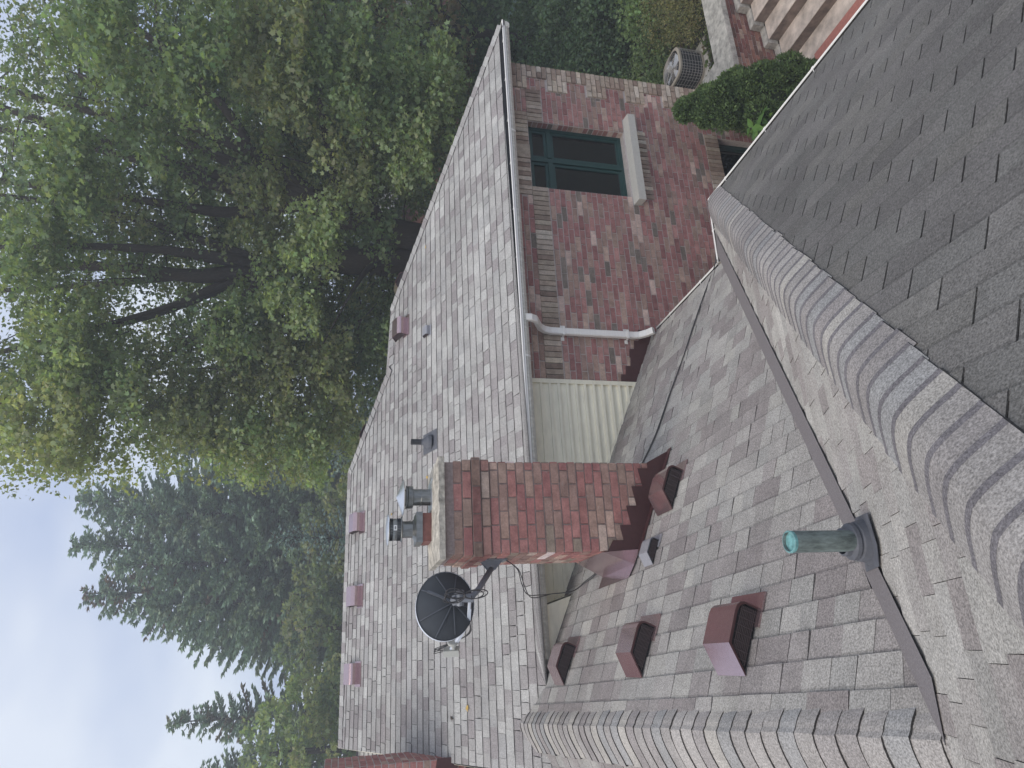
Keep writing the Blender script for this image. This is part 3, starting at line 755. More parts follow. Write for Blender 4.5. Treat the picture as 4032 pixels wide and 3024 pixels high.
for j in range(n_):
    for i in range(n_): fs.append((j*(n_+1)+i, j*(n_+1)+i+1, (j+1)*(n_+1)+i+1, (j+1)*(n_+1)+i))
a.add(vs, fs)
ring = [i for i in range(n_+1)]+[j*(n_+1)+n_ for j in range(1, n_+1)]+[n_*(n_+1)+i for i in range(n_-1, -1, -1)]+[j*(n_+1) for j in range(n_-1, 0, -1)]
top_r = [vs[k] for k in ring]; bot = [(p[0], p[1], -.698) for p in top_r]; nn = len(ring)
a.add(top_r+bot, [(nn+i, nn+(i+1) % nn, (i+1) % nn, i) for i in range(nn)]+[tuple(range(nn, 2*nn))])
a.build('crown', 'cement', chim)['label'] = 'weathered cement crown slab'
# flue A: galvanised pipe with conical cap
a = Acc(); c0 = (1.152, 5.22, -.64)
a.box(1.04, 1.27, 5.10, 5.34, -.640, -.632, mi=1)
a.lathe([(.062, 0), (.062, .145)], c0, n=24)
a.lathe([(.064, .075), (.066, .078), (.064, .081)], c0, n=24)
a.lathe([(.066, .135), (.084, .140), (.086, .175), (.080, .180), (.088, .184), (.088, .190), (.07, .192), (.0, .192)], c0, n=24)
for k in range(4):
    th = k*math.pi/2+.5; p = Vector(c0)+Vector((math.cos(th)*.07, math.sin(th)*.07, .19)); a.tube([p, p+Vector((math.cos(th)*.02, math.sin(th)*.02, .035))], .004, 5)
fa = a.build('flue_pipe', ['galv', 'alu'], chim, smooth=False); fa['label'] = 'round galvanised flue pipe under a pointed cap'
a = Acc(); a.lathe([(.132, .207), (.135, .212), (.0, .262)], c0, n=28); a.lathe([(.132, .207), (.0, .225)], c0, n=28)
a.build('flue_cap', 'alu', chim)['label'] = 'bright pointed cone cap'
# flue B: clay tile, clamp, pipe, ribbed basket, flat cap
a = Acc(); fx, fy = .92, 5.27
for (h0, h1, s, mi) in ((-.645, -.555, .104, 0), (-.570, -.525, .112, 1)):
    a.box(fx-s, fx+s, fy-s, fy+s, h0, h1, mi=mi)
fb = a.build('flue_tile', ['claytile', 'galv'], chim); fb['label'] = 'square red clay flue tile with a metal band'
a = Acc(); c0 = (fx, fy, -.525)
a.lathe([(.11, 0), (.075, .012), (.062, .022), (.062, .095), (.088, .100), (.096, .104), (.092, .108), (.078, .110), (.078, .19), (.0, .19)], c0, n=28)
for k in range(44):
    th = 2*math.pi*k/44; q = Vector((math.cos(th), math.sin(th), 0))
    for h0, h1 in ((.112, .138), (.168, .190)): p = Vector(c0)+q*.080; a.tube([p+Z_*h0, p+Z_*h1], .0028, 4, mi=1)
a.lathe([(.080, .136), (.0815, .152), (.080, .168)], c0, n=28)
a.box(c0[0]-.02, c0[0]+.02, c0[1]-.0805, c0[1]-.078, c0[2]+.14, c0[2]+.165, mi=2)
a.build('flue_basket', ['galv', 'acdark', 'white'], chim)['label'] = 'ribbed round metal flue basket'
a = Acc(); a.lathe([(.0, .190), (.108, .196), (.114, .202), (.112, .208), (.06, .216), (.0, .220)], c0, n=28); a.build('flue_cap', 'alu', chim)['label'] = 'bright flat disc cap'
# flashing of the chimney
a = Acc(); yf = CY0-.012
steps = [(.674, -1.945), (.79, -1.945), (.79, -2.035), (.93, -2.075), (.93, -2.135), (1.075, -2.175), (1.075, -2.21), (1.22, -2.265), (1.22, -2.285), (1.352, -2.33), (1.352, -2.33), (1.455, -2.505)]
steps = [(.674, -1.897), (.76, -1.950), (.76, -2.035), (.872, -2.018), (.872, -2.108), (1.018, -2.085), (1.018, -2.17), (1.168, -2.148), (1.168, -2.24), (1.31, -2.215), (1.31, -2.30), (1.358, -2.298), (1.358, -2.30), (1.455, -2.49)]
for i in range(0, len(steps), 2):
    (xa, za), (xb, zb2) = steps[i], steps[i+1]
    a.prism([(xa, yf, zA(xa, yf)+.005), (xb, yf, zA(xb, yf)+.005), (xb, yf, zb2), (xa, yf, za)], (0, -.003-.0004*i, 0))
a.prism([(.674, yf-.002, zA(.674, yf)+.016), (1.47, yf-.002, zA(1.47, yf)+.016), (1.47, yf-.06, zA(1.47, yf-.06)+.016), (.674, yf-.06, zA(.674, yf-.06)+.016)], (0, 0, .004))
a.build('front_flashing', 'darkmaroon', chim)
a = Acc()
P0 = [(.674, 4.90, -1.86), (.674, 5.52, -1.86), (.56, 5.52, zA(.56, 5.5)+.03), (.58, 4.86, zA(.58, 4.88)+.03)]
a.add(P0, [(0, 1, 2, 3)]); a.add([(.674, 4.90, -1.86), (.58, 4.86, zA(.58, 4.88)+.03), (.69, 4.895, zA(.69, 4.9)+.01)], [(0, 1, 2)])
a.add([(.58, 4.86, zA(.58, 4.86)+.03), (.56, 5.52, zA(.56, 5.5)+.03), (.47, 5.56, zA(.47, 5.56)+.018), (.49, 4.93, zA(.49, 4.93)+.018)], [(0, 1, 2, 3)])
a.build('saddle_flashing', 'maroon', chim)['label'] = 'maroon saddle flashing on the uphill side'

# second chimney at the left edge
a = Acc(); a.box(-1.75, -.915, 7.70, 8.5, -3, .10)
ch2 = a.build('chimney', 'mortar', house); ch2['label'] = 'plain red brick stack rising beyond the left rake'
a = Acc(); rd = random.Random(6)
bond(a, (0, 7.70, 0), X_, Vector((0, -1, 0)), -1.75, -.91, -2.0, .11, PAL_CH, rd, wts=[20, 20, 3, 3, 1, 3, 8, 20, 1, 1, 0], zref=-2, d=.004); bond(a, (-.915, 0, 0), Y_, X_, 7.70, 8.5, -2.0, .11, PAL_CH, rd, wts=[20, 20, 3, 3, 1, 3, 8, 20, 1, 1, 0], zref=-2, d=.004)
a.build('brick_facing', 'brick', ch2)
a = Acc(); a.prism([(-1.2, 7.68, -1.18), (-.90, 7.68, -1.18), (-.90, 7.68, -.98), (-1.2, 7.68, -.93)], (0, -.02, 0)); a.build('flashing', 'darkmaroon', ch2)

# walls under the near wings
a = Acc(); a.box(3.62, 3.80, -1.4, 4.75, ZB, -3.4); a.box(3.0, 3.62, 4.65, 4.75, ZB, -3.4); a.box(2.9, 3.0, 4.75, WY, ZB, -3.35)
a.build('wall', 'brickwall', house)['label'] = 'plain brick wall below the near eaves'

# ------------------------------------------------------------------ roof vents (parts of the house)
def vent_mesh():
    W_ = .25; prof = [(0, 0), (.109, .111), (.262, .115), (.288, .110), (.306, .098), (.315, .080), (.314, .0)]
    h = Acc(); n = len(prof)
    sh = .0
    A = [(x, 0, z) for x, z in prof]; B = [(x, W_, z) for x, z in prof]
    for i in range(n-1): h.add([A[i], A[i+1], B[i+1], B[i]], [(0, 1, 2, 3)])
    h.add(B, [tuple(range(n))])
    # rim on the open side
    inn = [(x*.93+.012, 0, max(.0, z*.90-.002)) for x, z in prof]
    for i in range(n-1): h.add([A[i], A[i+1], inn[i+1], inn[i]], [(3, 2, 1, 0)], mi=3)
    # dark inset face
    ins = [(p[0], .012, p[2]) for p in inn]
    h.add(ins, [tuple(range(n))[::-1]], mi=2)
    for i in range(n-1): h.add([inn[i], inn[i+1], ins[i+1], ins[i]], [(3, 2, 1, 0)], mi=2)
    h.add([(.22, -.03, .006), (.39, -.03, .006), (.39, W_+.02, .006), (.22, W_+.02, .006)], [(0, 1, 2, 3)]); h.add([(.39, -.03, .006), (.39, -.03, -.004), (.39, W_+.02, -.004), (.39, W_+.02, .006)], [(0, 1, 2, 3)]); h.add([(.22, -.03, .006), (.39, -.03, .006), (.39, -.03, -.004), (.22, -.03, -.004)], [(3, 2, 1, 0)])
    l = Acc()
    for k in range(9): z = .012+k*.0085; xa = .02+z*.85; l.box(xa+.012, .295, .004, .011, z, z+.0035)
    for k in range(7): x = .06+k*.036; l.box(x, x+.003, .002, .006, .008, min(.09, x*.8))
    return h, l
vh, vl_ = vent_mesh()
proto = {}
def add_vent(origin, ex, nrm, label, mat='maroon', scale=1.0, name='roof_vent', flip=False):
    ex = Vector(ex).normalized(); nz_ = Vector(nrm).normalized(); ey = nz_.cross(ex).normalized()
    mt = Matrix.Identity(4)
    for i, v in enumerate((ex, ey, nz_)):
        for j in range(3): mt[j][i] = v[j]*scale
    for j in range(3): mt[j][3] = Vector(origin)[j]+nz_[j]*.012
    o = vh.build(name, [mat, 'louver', 'black', 'darkmaroon' if mat == 'maroon' else 'rubber'], None) if (name, mat) not in proto else bpy.data.objects.new(name, proto[(name, mat)])
    if (name, mat) not in proto: proto[(name, mat)] = o.data
    else: col.objects.link(o)
    o.parent = house; o.matrix_parent_inverse = pinv(house); o.matrix_basis = mt; o['label'] = label
    if 'l' not in proto: l = vl_.build('louver', 'louver', None); proto['l'] = l.data
    else: l = bpy.data.objects.new('louver', proto['l']); col.objects.link(l)
    l.parent = o
    return o
exA = Vector((1, 0, -.448))
for (x, y), lb in (((-.143, 3.049), 'largest maroon vent, nearest the camera'), ((-.166, 4.199), 'middle maroon vent in the ridge row'), ((-.243, 5.678), 'maroon vent nearest the gutter end'), ((.895, 4.47), 'maroon vent at the foot of the chimney')):
    add_vent((x, y, zA(x, y)), exA, (.448, 0, 1), lb)
add_vent((.53, 4.54, zA(.53, 4.54)), exA, (.448, 0, 1), 'small grey exhaust hood beside the chimney flashing', 'greymetal', .58, 'exhaust_hood')
exM = Vector((0, -1, -.4167)); nMv = Vector((0, -.4167, 1))
for x, lb in ((1.685, 'maroon vent by the high ridge, closest to the hip'), (.715, 'maroon vent in the middle of the high ridge'), (-.235, 'maroon vent by the high ridge near the rake')):
    add_vent((x, 10.02, zM(x, 10.02)), exM, nMv, lb)
add_vent((4.13, 8.86, zM(0, 8.86)), exM, nMv, 'dark maroon vent below the lower ridge')
add_vent((3.86, 8.12, zM(0, 8.12)), exM, nMv, 'small dark exhaust hood below the lower ridge', 'greymetal', .48, 'exhaust_hood')
add_vent((5.02, 9.0, EZ+.4167*(XR-5.02)), (1, 0, -.4167), (.4167, 0, 1), 'maroon vent on the end slope, barely showing over the hip')
add_vent((3.0, 10.05, zM(0, 10.05)-.12), (1, 0, -.4167), (.4167, 0, 1), 'maroon vent peeking over the upper hip')

# plumbing pipes
a = Acc(); b0 = Vector((2.43, 7.98, zM(0, 7.98)+.01))
a.lathe([(.034, .05), (.034, .235), (.030, .235), (.030, .12)], b0, n=18, mi=0)
pp = a.build('vent_pipe', 'acdark', house); pp['label'] = 'short dark pipe in a grey boot on the main roof'
a = Acc(); a.lathe([(.095, 0), (.085, .035), (.045, .085), (.038, .10), (.036, .115)], b0, n=20)
a.prism([(2.31, 7.84, zM(0, 7.84)+.012), (2.56, 7.84, zM(0, 7.84)+.012), (2.56, 8.14, zM(0, 8.14)+.012), (2.31, 8.14, zM(0, 8.14)+.012)], (0, 0, .004)); a.build('boot', 'rubber', pp)
bx, by = .325, 2.20; b0 = Vector((bx, by, zB(bx, by)+.01)); TOPZ = -1.535
a = Acc(); hp = TOPZ-b0.z
a.lathe([(.038, .0), (.038, hp), (.034, hp), (.034, hp-.03)], b0, n=28, mi=0)
a.lathe([(.034, hp-.012), (.0, hp-.012)], b0, n=28, mi=1)
a.lathe([(.0385, hp-.012), (.0395, hp-.001), (.034, hp+.001)], b0, n=28, mi=1)
pp = a.build('vent_pipe', ['copper', 'verdigris'], house, smooth=False); pp['label'] = 'weathered copper pipe with a blue green rim in the valley'
a = Acc(); ax = nB
a.lathe([(.043, .115), (.050, .112), (.052, .095), (.066, .085), (.068, .072), (.062, .066), (.070, .060), (.078, .030), (.088, .016), (.095, .004)], b0+Vector((0, .006, -.01)), axis=(Vector((0, .2, 1))), n=28)
a.prism([(bx-.10, by-.075, zB(0, by-.075)+.022), (bx-.03, by-.11, zB(0, by-.11)+.022), (bx+.085, by-.085, zB(0, by-.085)+.022), (bx+.10, by+.10, zB(0, by+.10)+.022), (bx-.10, by+.11, zB(0, by+.11)+.022)], (0, 0, .003))
a.build('boot', 'rubber', pp)

# ------------------------------------------------------------------ satellite dish
dish = empty('satellite_dish', (.677, 5.22, -1.09), 'dark backed oval satellite dish on a bent mast fixed to the chimney side', 'satellite dish')
nrm = Vector((0, 0, 0))
nd = (-RT*.50+FW*.84-DN*.22).normalized()      # direction the dish looks
ctr = Vector((.355, 5.12, -.722))
ax1 = (RT-nd*RT.dot(nd)).normalized(); ax2 = nd.cross(ax1).normalized()
# roll the oval a little in its own plane
rl = R(12); e1 = ax1*math.cos(rl)+ax2*math.sin(rl); e2 = nd.cross(e1)
RA_, RB_ = .238, .205
a = Acc(); nr, ns = 7, 40; vs = []
for i in range(nr+1):
    r = i/nr
    for j in range(ns):
        th = 2*math.pi*j/ns
        vs.append(ctr+e1*RA_*r*math.cos(th)+e2*RB_*r*math.sin(th)+nd*(.055*r*r-.055))
fs = [(i*ns+j, (i+1)*ns+j, (i+1)*ns+(j+1) % ns, i*ns+(j+1) % ns) for i in range(1, nr) for j in range(ns)]+[(0, ns+j, ns+(j+1) % ns) for j in range(ns)]
a.add(vs, fs)
refl = a.build('reflector', 'dishback', dish, smooth=True)
a = Acc(); a.add([v+nd*.006 for v in vs], fs); a.build('reflector_face', 'dishrim', dish, smooth=True)
a = Acc(); rim = [ctr+e1*RA_*math.cos(t)+e2*RB_*math.sin(t) for t in np.linspace(0, 2*math.pi, 49)]
inn = [ctr+e1*RA_*1.0*math.cos(t)+e2*RB_*1.0*math.sin(t)-nd*.006 for t in np.linspace(0, 2*math.pi, 49)]
out = [ctr+e1*(RA_+.003)*math.cos(t)+e2*(RB_+.003)*math.sin(t)-nd*.004 for t in np.linspace(0, 2*math.pi, 49)]
ou2 = [p+nd*.034 for p in out]
for i in range(48): a.add([inn[i], inn[i+1], out[i+1], out[i]], [(0, 1, 2, 3)], mi=1); a.add([out[i], out[i+1], ou2[i+1], ou2[i]], [(0, 1, 2, 3)])
a.build('rim', ['dishrim', 'dishback'], dish)
def dpt(u, v, off=.0):   # point on the back surface
    r2 = u*u+v*v; return ctr+e1*RA_*u+e2*RB_*v+nd*(.055*r2-.055-off)
a = Acc()
hub = (.12, .10)
def rib(p, q, wd=.0035, h=.018):
    n = 8
    for i in range(n):
        t0, t1 = i/n, (i+1)/n
        P0 = dpt(p[0]+(q[0]-p[0])*t0, p[1]+(q[1]-p[1])*t0); P1 = dpt(p[0]+(q[0]-p[0])*t1, p[1]+(q[1]-p[1])*t1)
        s = (P1-P0).cross(nd).normalized()*wd; hh0 = h*(1-.5*t0); hh1 = h*(1-.5*t1)
        a.add([P0-s, P0+s, P1+s, P1-s, P0-s-nd*hh0, P0+s-nd*hh0, P1+s-nd*hh1, P1-s-nd*hh1], [(0, 4, 7, 3), (1, 2, 6, 5), (4, 5, 6, 7)])
# image right = -v side is worked out from the axes below
sgn = 1 if e2.dot(DN) > 0 else -1       # +v points down in the upright picture
def P2(r, d): return (r, d*sgn)
for q in ((-.95, -.2), (-.80, .45), (-.55, -.80), (.35, -.90), (.80, -.45), (.90, .25), (-.35, .88), (.45, .80), (.0, .95)):
    rib(P2(.05, .22), P2(*q))
rib(P2(.30, -.70), P2(-.02, .50), .008, .026)
a.build('rib', 'dishrib', refl)
a = Acc()
hb_ = dpt(*P2(.12, .30), .02)
b1 = hb_-nd*.07+DN*.02
a.tube([hb_, b1], .045, 6); a.tube([b1-RT*.05, b1+RT*.05], .028, 10)
a.tube([b1, b1+DN*.09], .030, 10)
a.build('clamp', 'dishgrey', dish)
a = Acc(); att = Vector((.672, 5.20, -1.085))
j1 = att+Vector((-.055, -.01, .0))
mast_pts = [j1, j1.lerp(b1+DN*.09, .72), b1+DN*.075, b1+DN*.0]
a.tube(mast_pts, .021, 12); a.build('mast', 'dishgrey', dish, smooth=True)
a = Acc()
for s in (-1, 1): a.prism([att+Vector((0, s*.035, .085)), att+Vector((0, s*.035, -.085)), att+Vector((-.075, s*.035, -.02)), att+Vector((-.075, s*.035, .025))], (0, .004, 0))
a.box(.664, .674, 5.12, 5.28, -1.19, -.98); a.tube([att+Vector((-.045, -.045, 0)), att+Vector((-.045, .045, 0))], .012, 8)
a.build('bracket', 'dishgrey', dish)
a = Acc(); lowp = ctr+DN*.165-RT*.10+nd*.01
lt = ctr-RT*.365+DN*.03+FW*.14
a.tube([b1+DN*.07, lowp-nd*.02, lowp.lerp(lt, .5)+DN*.010, lt], 1, rect=(.013, .012, (0, 0, 1))); a.build('feed_arm', 'dishrim', dish)
a = Acc()
lx = -RT*.12-nd*.6+DN*.1; lx = (ctr-lt).normalized()
ly = lx.cross(DN).normalized(); lz = lx.cross(ly)
for (o, s) in ((lt-lx*.02, (.028, .056, .028)),):
    c8 = [o+lx*sx*s[0]+ly*sy*s[1]*.45+lz*sz*s[1] for sx in (-1, 1) for sy in (-1, 1) for sz in (-1, 1)]
    a.add(c8, [(0, 1, 3, 2), (4, 6, 7, 5), (0, 4, 5, 1), (2, 3, 7, 6), (0, 2, 6, 4), (1, 5, 7, 3)])
a.lathe([(.018, 0), (.018, .02), (.040, .05), (.042, .066), (.036, .070), (.0, .070)], lt+lx*.01-lz*.02, axis=lx, n=18)
a.build('lnb', 'lnb', dish)
def spline(pts, n=12):
    P = [Vector(p) for p in pts]; out = []
    for i in range(len(P)-1):
        p0, p1, p2, p3 = P[max(i-1, 0)], P[i], P[i+1], P[min(i+2, len(P)-1)]
        for k in range(n):
            t = k/n; out.append(.5*((2*p1)+(-p0+p2)*t+(2*p0-5*p1+4*p2-p3)*t*t+(-p0+3*p1-3*p2+p3)*t**3))
    out.append(P[-1]); return out
a = Acc()       # coil of spare cable behind the dish
cc = b1-nd*.06+DN*.02
rdc = random.Random(3)
for k in range(6):
    th0 = rdc.uniform(-.25, .25); Ls = rdc.uniform(.10, .16); wd = rdc.uniform(.018, .045)
    dr = (-DN*math.cos(th0)+RT*math.sin(th0)); pr = (RT*math.cos(th0)+DN*math.sin(th0)); s = -1 if k % 3 == 0 else 1
    a.tube([cc+dr*s*Ls*(.5-.5*math.cos(t))+pr*wd*math.sin(t)-nd*(.004*k) for t in np.linspace(0, 2*math.pi, 25)], .0042, 5)
a.build('spare_cable_coil', 'cable', dish)
a = Acc()
for o in (0, .018, .036): a.tube(spline([lt+ly*(o-.018)+lz*.06, lt+lz*.12+ly*(o-.018)+lx*.0, lt.lerp(lowp, .5)+DN*(.05+o*.3), lowp+DN*.012, cc+DN*.05]), .0032, 5)
a.build('feed_cable', 'cable', dish)

# cables (rest on the roof: things of their own)
a = Acc(); A_ = lambda x, y, h=.02: (x, y, zA(x, y)+h)
for o in (0., .016):
    a.tube(spline([(.672, 5.18, -1.17-o), (.655, 5.22, -1.23), (.60, 5.26, -1.30-o*.5), (.50, 5.30, -1.335-o), (.43-o, 5.34, -1.385-o), (.435-o, 5.50, -1.52), (.46, 5.75, -1.70), A_(.50, 6.02, .10), A_(.56+o, 5.95, .03), A_(.62+o, 5.70), A_(.72, 5.56)]), .0038, 5)
tag(a.build('cable', 'cable'), 'pair of black cables looping from the dish bracket down behind the chimney', 'cable')
a = Acc()
for o in (0., .02):
    a.tube(spline([A_(1.38, 5.50+o), A_(1.51, 5.42+o), A_(1.74, 5.29+o*1.5), A_(2.10, 5.26+o), A_(2.40+o, 5.22), A_(2.66, 5.19+o), A_(3.0, 5.17+o*.5), (3.33, 5.16, -3.35), (3.43, 5.14-o, -3.385)]), .0045, 5)
a.tube(spline([(3.43, 5.14, -3.385), (3.6, 5.15, -3.42), (3.85, 5.165, -3.45), (4.09, 5.14, -3.42), (4.12, 4.9, -3.44), (4.135, 4.3, -3.47), (4.13, 3.6, -3.46), (4.12, 3.0, -3.45)]), .0045, 5)
tag(a.build('cable', 'cable'), 'pair of black cables crossing the vent roof to the gutter corner', 'cable')

# fallen leaves on the roof
def fallen(x, y, s, lb, c='yellowleaf'):
    a = Acc(); z0 = zM(x, y)+.022; rot = random.uniform(0, 6)
    P = []
    for k in range(10):
        r = s*(1 if k % 2 == 0 else .45); th = rot+k*math.pi/5; dx, dy = r*math.cos(th), r*math.sin(th)*.92
        P.append((x+dx, y+dy, zM(x, y+dy)+.020+.006*math.sin(k*2.1)))
    a.prism(P, (0, 0, .0008)); return tag(a.build('fallen_leaf', c), lb, 'leaf')
fallen(-.45, 7.35, .035, 'yellow maple leaf lying low on the main roof near the rake'); fallen(2.02, 8.05, .028, 'pale leaf on the main roof just left of the dark pipe')
fallen(5.2, 8.05, .024, 'small pale leaf high on the main roof near the right hip'); fallen(1.75, 8.9, .018, 'tiny pale leaf on the main roof behind the pointed flue cap')
fallen(-.55, 7.62, .030, 'dry brown leaf on the main roof beside the rake', 'bark')

# ------------------------------------------------------------------ air conditioner, walls, steps
acl = Vector((9.67, 8.56, -5.93))
ac = empty('air_conditioner', acl, 'round caged air conditioning unit on a concrete pad behind the wall corner', 'air conditioner')
def se(th, r, k=3.2):
    c, s = math.cos(th), math.sin(th); return Vector((abs(c)**(2/k)*math.copysign(1, c)*r, abs(s)**(2/k)*math.copysign(1, s)*r, 0))
a = Acc(); n = 48
def ringf(r, z): return [acl+se(2*math.pi*i/n, r)+Z_*z for i in range(n)]
def bandr(r0, z0, r1, z1): 
    A, B = ringf(r0, z0), ringf(r1, z1); a.add(A+B, [(i, (i+1) % n, n+(i+1) % n, n+i) for i in range(n)])
bandr(.30, .03, .30, .44); a.build('coil', 'acdark', ac)
a = Acc(); bandr(.325, .0, .325, .035); bandr(.325, .035, .29, .035); a.build('base_ring', 'actan', ac); a = Acc(); bandr(.325, .44, .325, .475); bandr(.325, .475, .275, .485); bandr(.325, .44, .29, .44); a.build('top_ring', 'actan', ac)
a = Acc()
for i in range(34): p = acl+se(2*math.pi*i/34, .322); a.tube([p+Z_*.035, p+Z_*.44], .0035, 4)
for k in range(7): R_ = ringf(.322, .075+k*.055); a.tube(R_+[R_[0]], .003, 4, caps=False)
a.build('side_grille', 'accage', ac)
a = Acc()
for k in range(9):
    r = .07+k*.024; a.tube([acl+Vector((math.cos(t)*r, math.sin(t)*r, .495+.02*(1-r/.28))) for t in np.linspace(0, 2*math.pi, 33)], .0028, 4, caps=False)
for k in range(6): th = k*math.pi/3; a.tube([acl+Vector((0, 0, .515)), acl+Vector((math.cos(th)*.28, math.sin(th)*.28, .49))], .005, 4)
a.lathe([(.055, .50), (.055, .52), (0, .525)], acl, n=20); a.build('fan_grille', 'accage', ac)
a = Acc(); a.lathe([(.28, .40), (.0, .40)], acl, n=24, mi=0)
for k in range(4):
    th = k*math.pi/2+.4; u = Vector((math.cos(th), math.sin(th), 0)); v = Vector((-math.sin(th), math.cos(th), 0))
    a.prism([acl+u*.05-v*.02+Z_*.44, acl+u*.25-v*.07+Z_*.43, acl+u*.25+v*.09+Z_*.465, acl+u*.05+v*.03+Z_*.455], (0, 0, .004), mi=1)
a.build('fan', ['acdark', 'dishrim'], ac)
a = Acc(); a.box(acl.x-.43, acl.x+.43, acl.y-.45, acl.y+.45, -6.05, -5.93); tag(a.build('concrete_pad', 'concrete'), 'concrete pad under the air conditioner', 'pad')

rw = empty('retaining_wall', (8.2, 7.0, -6.5), 'low brick garden wall with a thick concrete cap, bent at a corner', 'garden wall')
a = Acc(); a.box(8.24, 11.5, 7.04, 7.36, -6.7, -5.60); a.box(8.24, 8.58, 7.36, 9.6, -6.7, -5.60); a.build('core', 'mortar', rw)
a = Acc(); rd = random.Random(9)
PAL_RW = [(0.221, 0.111, 0.091), (0.26, 0.13, 0.098), (0.202, 0.091, 0.078), (0.293, 0.169, 0.13), (0.169, 0.098, 0.078), (0.338, 0.247, 0.195)]
bond(a, (0, 7.04, 0), X_, Vector((0, -1, 0)), 8.24, 11.5, -6.6, -5.60, PAL_RW, rd, zref=-6.6); bond(a, (8.24, 0, 0), Y_, Vector((-1, 0, 0)), 7.04, 9.6, -6.6, -5.60, PAL_RW, rd, zref=-6.6)
a.build('brick_facing', 'brick', rw)
a = Acc(); zc0, zc1 = -5.60, -5.51
a.prism([(8.17, 6.96, zc0), (11.6, 6.96, zc0), (11.6, 7.42, zc0), (8.66, 7.42, zc0), (8.66, 9.7, zc0), (8.17, 9.7, zc0)], (0, 0, zc1-zc0)); a.build('cap', 'concrete', rw)
stp = empty('garden_steps', (9, 6, -6.5), 'pale weathered stone steps climbing beside the brick garden wall', 'steps')
for k in range(9):
    z1 = -6.36+.18*k; x0 = 8.40+.343*k
    a = Acc(); a.box(x0, x0+.47, 3.2, 6.90, z1-.010, z1)
    o = a.build('tread', 'step', stp)
    a = Acc(); a.box(x0+.004, x0+.40, 3.2, 6.896, z1-.181, z1-.0105); a.build('riser', 'riser', stp)
a = Acc()
for k in range(9):
    z1 = -6.36+.18*k; x0 = 8.34+.343*k; a.box(x0, x0+.42, 6.905, 7.02, z1-.19, z1+.02)
a.build('side_kerb', 'concrete', stp)
a = Acc(); a.box(8.02, 8.40, 3.2, 6.95, -6.6, -6.53); tag(a.build('stone_threshold', 'step'), 'worn stone slab at the foot of the garden steps', 'slab')

# ------------------------------------------------------------------ foliage tools
def unit(v): return v/np.maximum(1e-9, np.linalg.norm(v, axis=-1, keepdims=True))
LEAF7 = np.array([(0, .58), (.15, .14), (.52, .16), (.24, -.40), (-.24, -.40), (-.52, .16), (-.15, .14)])
LEAF4 = np.array([(0, .6), (.33, .0), (0, -.5), (-.33, .0)])
LEAF5 = np.array([(0, .6), (.36, .12), (.25, -.45), (-.25, -.45), (-.36, .12)])
def leaves(cent, size, shape, up=.55, droop=0):
    """cent (N,3); returns verts of randomly tilted leaves"""
    n = len(cent); nr = unit(rng.normal(size=(n, 3))*.75+np.array([0, 0, up*1.6]))
    t = unit(np.cross(nr, rng.normal(size=(n, 3)))); b = np.cross(nr, t)
    s = (size*rng.uniform(.5, 1.45, n))[:, None, None]
    sh = shape[None, :, :]
    V = cent[:, None, :]+s*(sh[:, :, 0:1]*t[:, None, :]+sh[:, :, 1:2]*b[:, None, :])
    return V.reshape(-1, 3)
def blobs_to_leaves(centres, spread, per, size, cols, shape, up=.55, jit=.30):
    cols = cols*.76+(cols @ np.array([.3, .6, .1]))[:, None]*.24
    n = len(centres); N_ = n*per
    c = np.repeat(centres, per, 0); off = np.clip(rng.normal(size=(N_, 3)), -1.55, 1.55)*np.array(spread)*np.repeat(rng.uniform(.6, 1.4, (n, 3)), per, 0)
    off[:, 2] -= .35*(off[:, 0]**2+off[:, 1]**2)/max(spread[0], .01)*.5
    k = np.repeat(cols, per, 0)*rng.uniform(1-jit, 1+jit, (N_, 1))*rng.uniform(.92, 1.08, (N_, 3))
    return leaves(c+off, size, shape, up), k
def poisson(center, radii, spacing, n_try, shell=0, hole=.0, seed=0, zmin=None):
    r = np.random.default_rng(seed); out = []; grid = {}
    for _ in range(n_try):
        d = r.normal(size=3); d /= np.linalg.norm(d); q = r.random()**(1/3)
        if shell and r.random() < shell: q = r.uniform(.72, 1.0)
        p = np.array(center)+d*q*np.array(radii)
        if zmin is not None and p[2] < zmin: continue
        if hole and mnoise.noise(Vector(p)*.42+Vector((seed*3.1, 0, 0))) > .5-hole: continue
        k = tuple((p//spacing).astype(int)); ok = True
        for i in (-1, 0, 1):
            for j in (-1, 0, 1):
                for l in (-1, 0, 1):
                    for o in grid.get((k[0]+i, k[1]+j, k[2]+l), ()):
                        if np.sum((o-p)**2) < spacing**2: ok = False; break
                    if not ok: break
                if not ok: break
            if not ok: break
        if ok: grid.setdefault(k, []).append(p); out.append(p)
    return np.array(out)
def taper_limb(a, pts, r0, r1, n=8):
    P = spline(pts, 5); L = len(P); a.tube(P, [1.2*(r0+(r1-r0)*(i/(L-1))**.8) for i in range(L)], n); return P
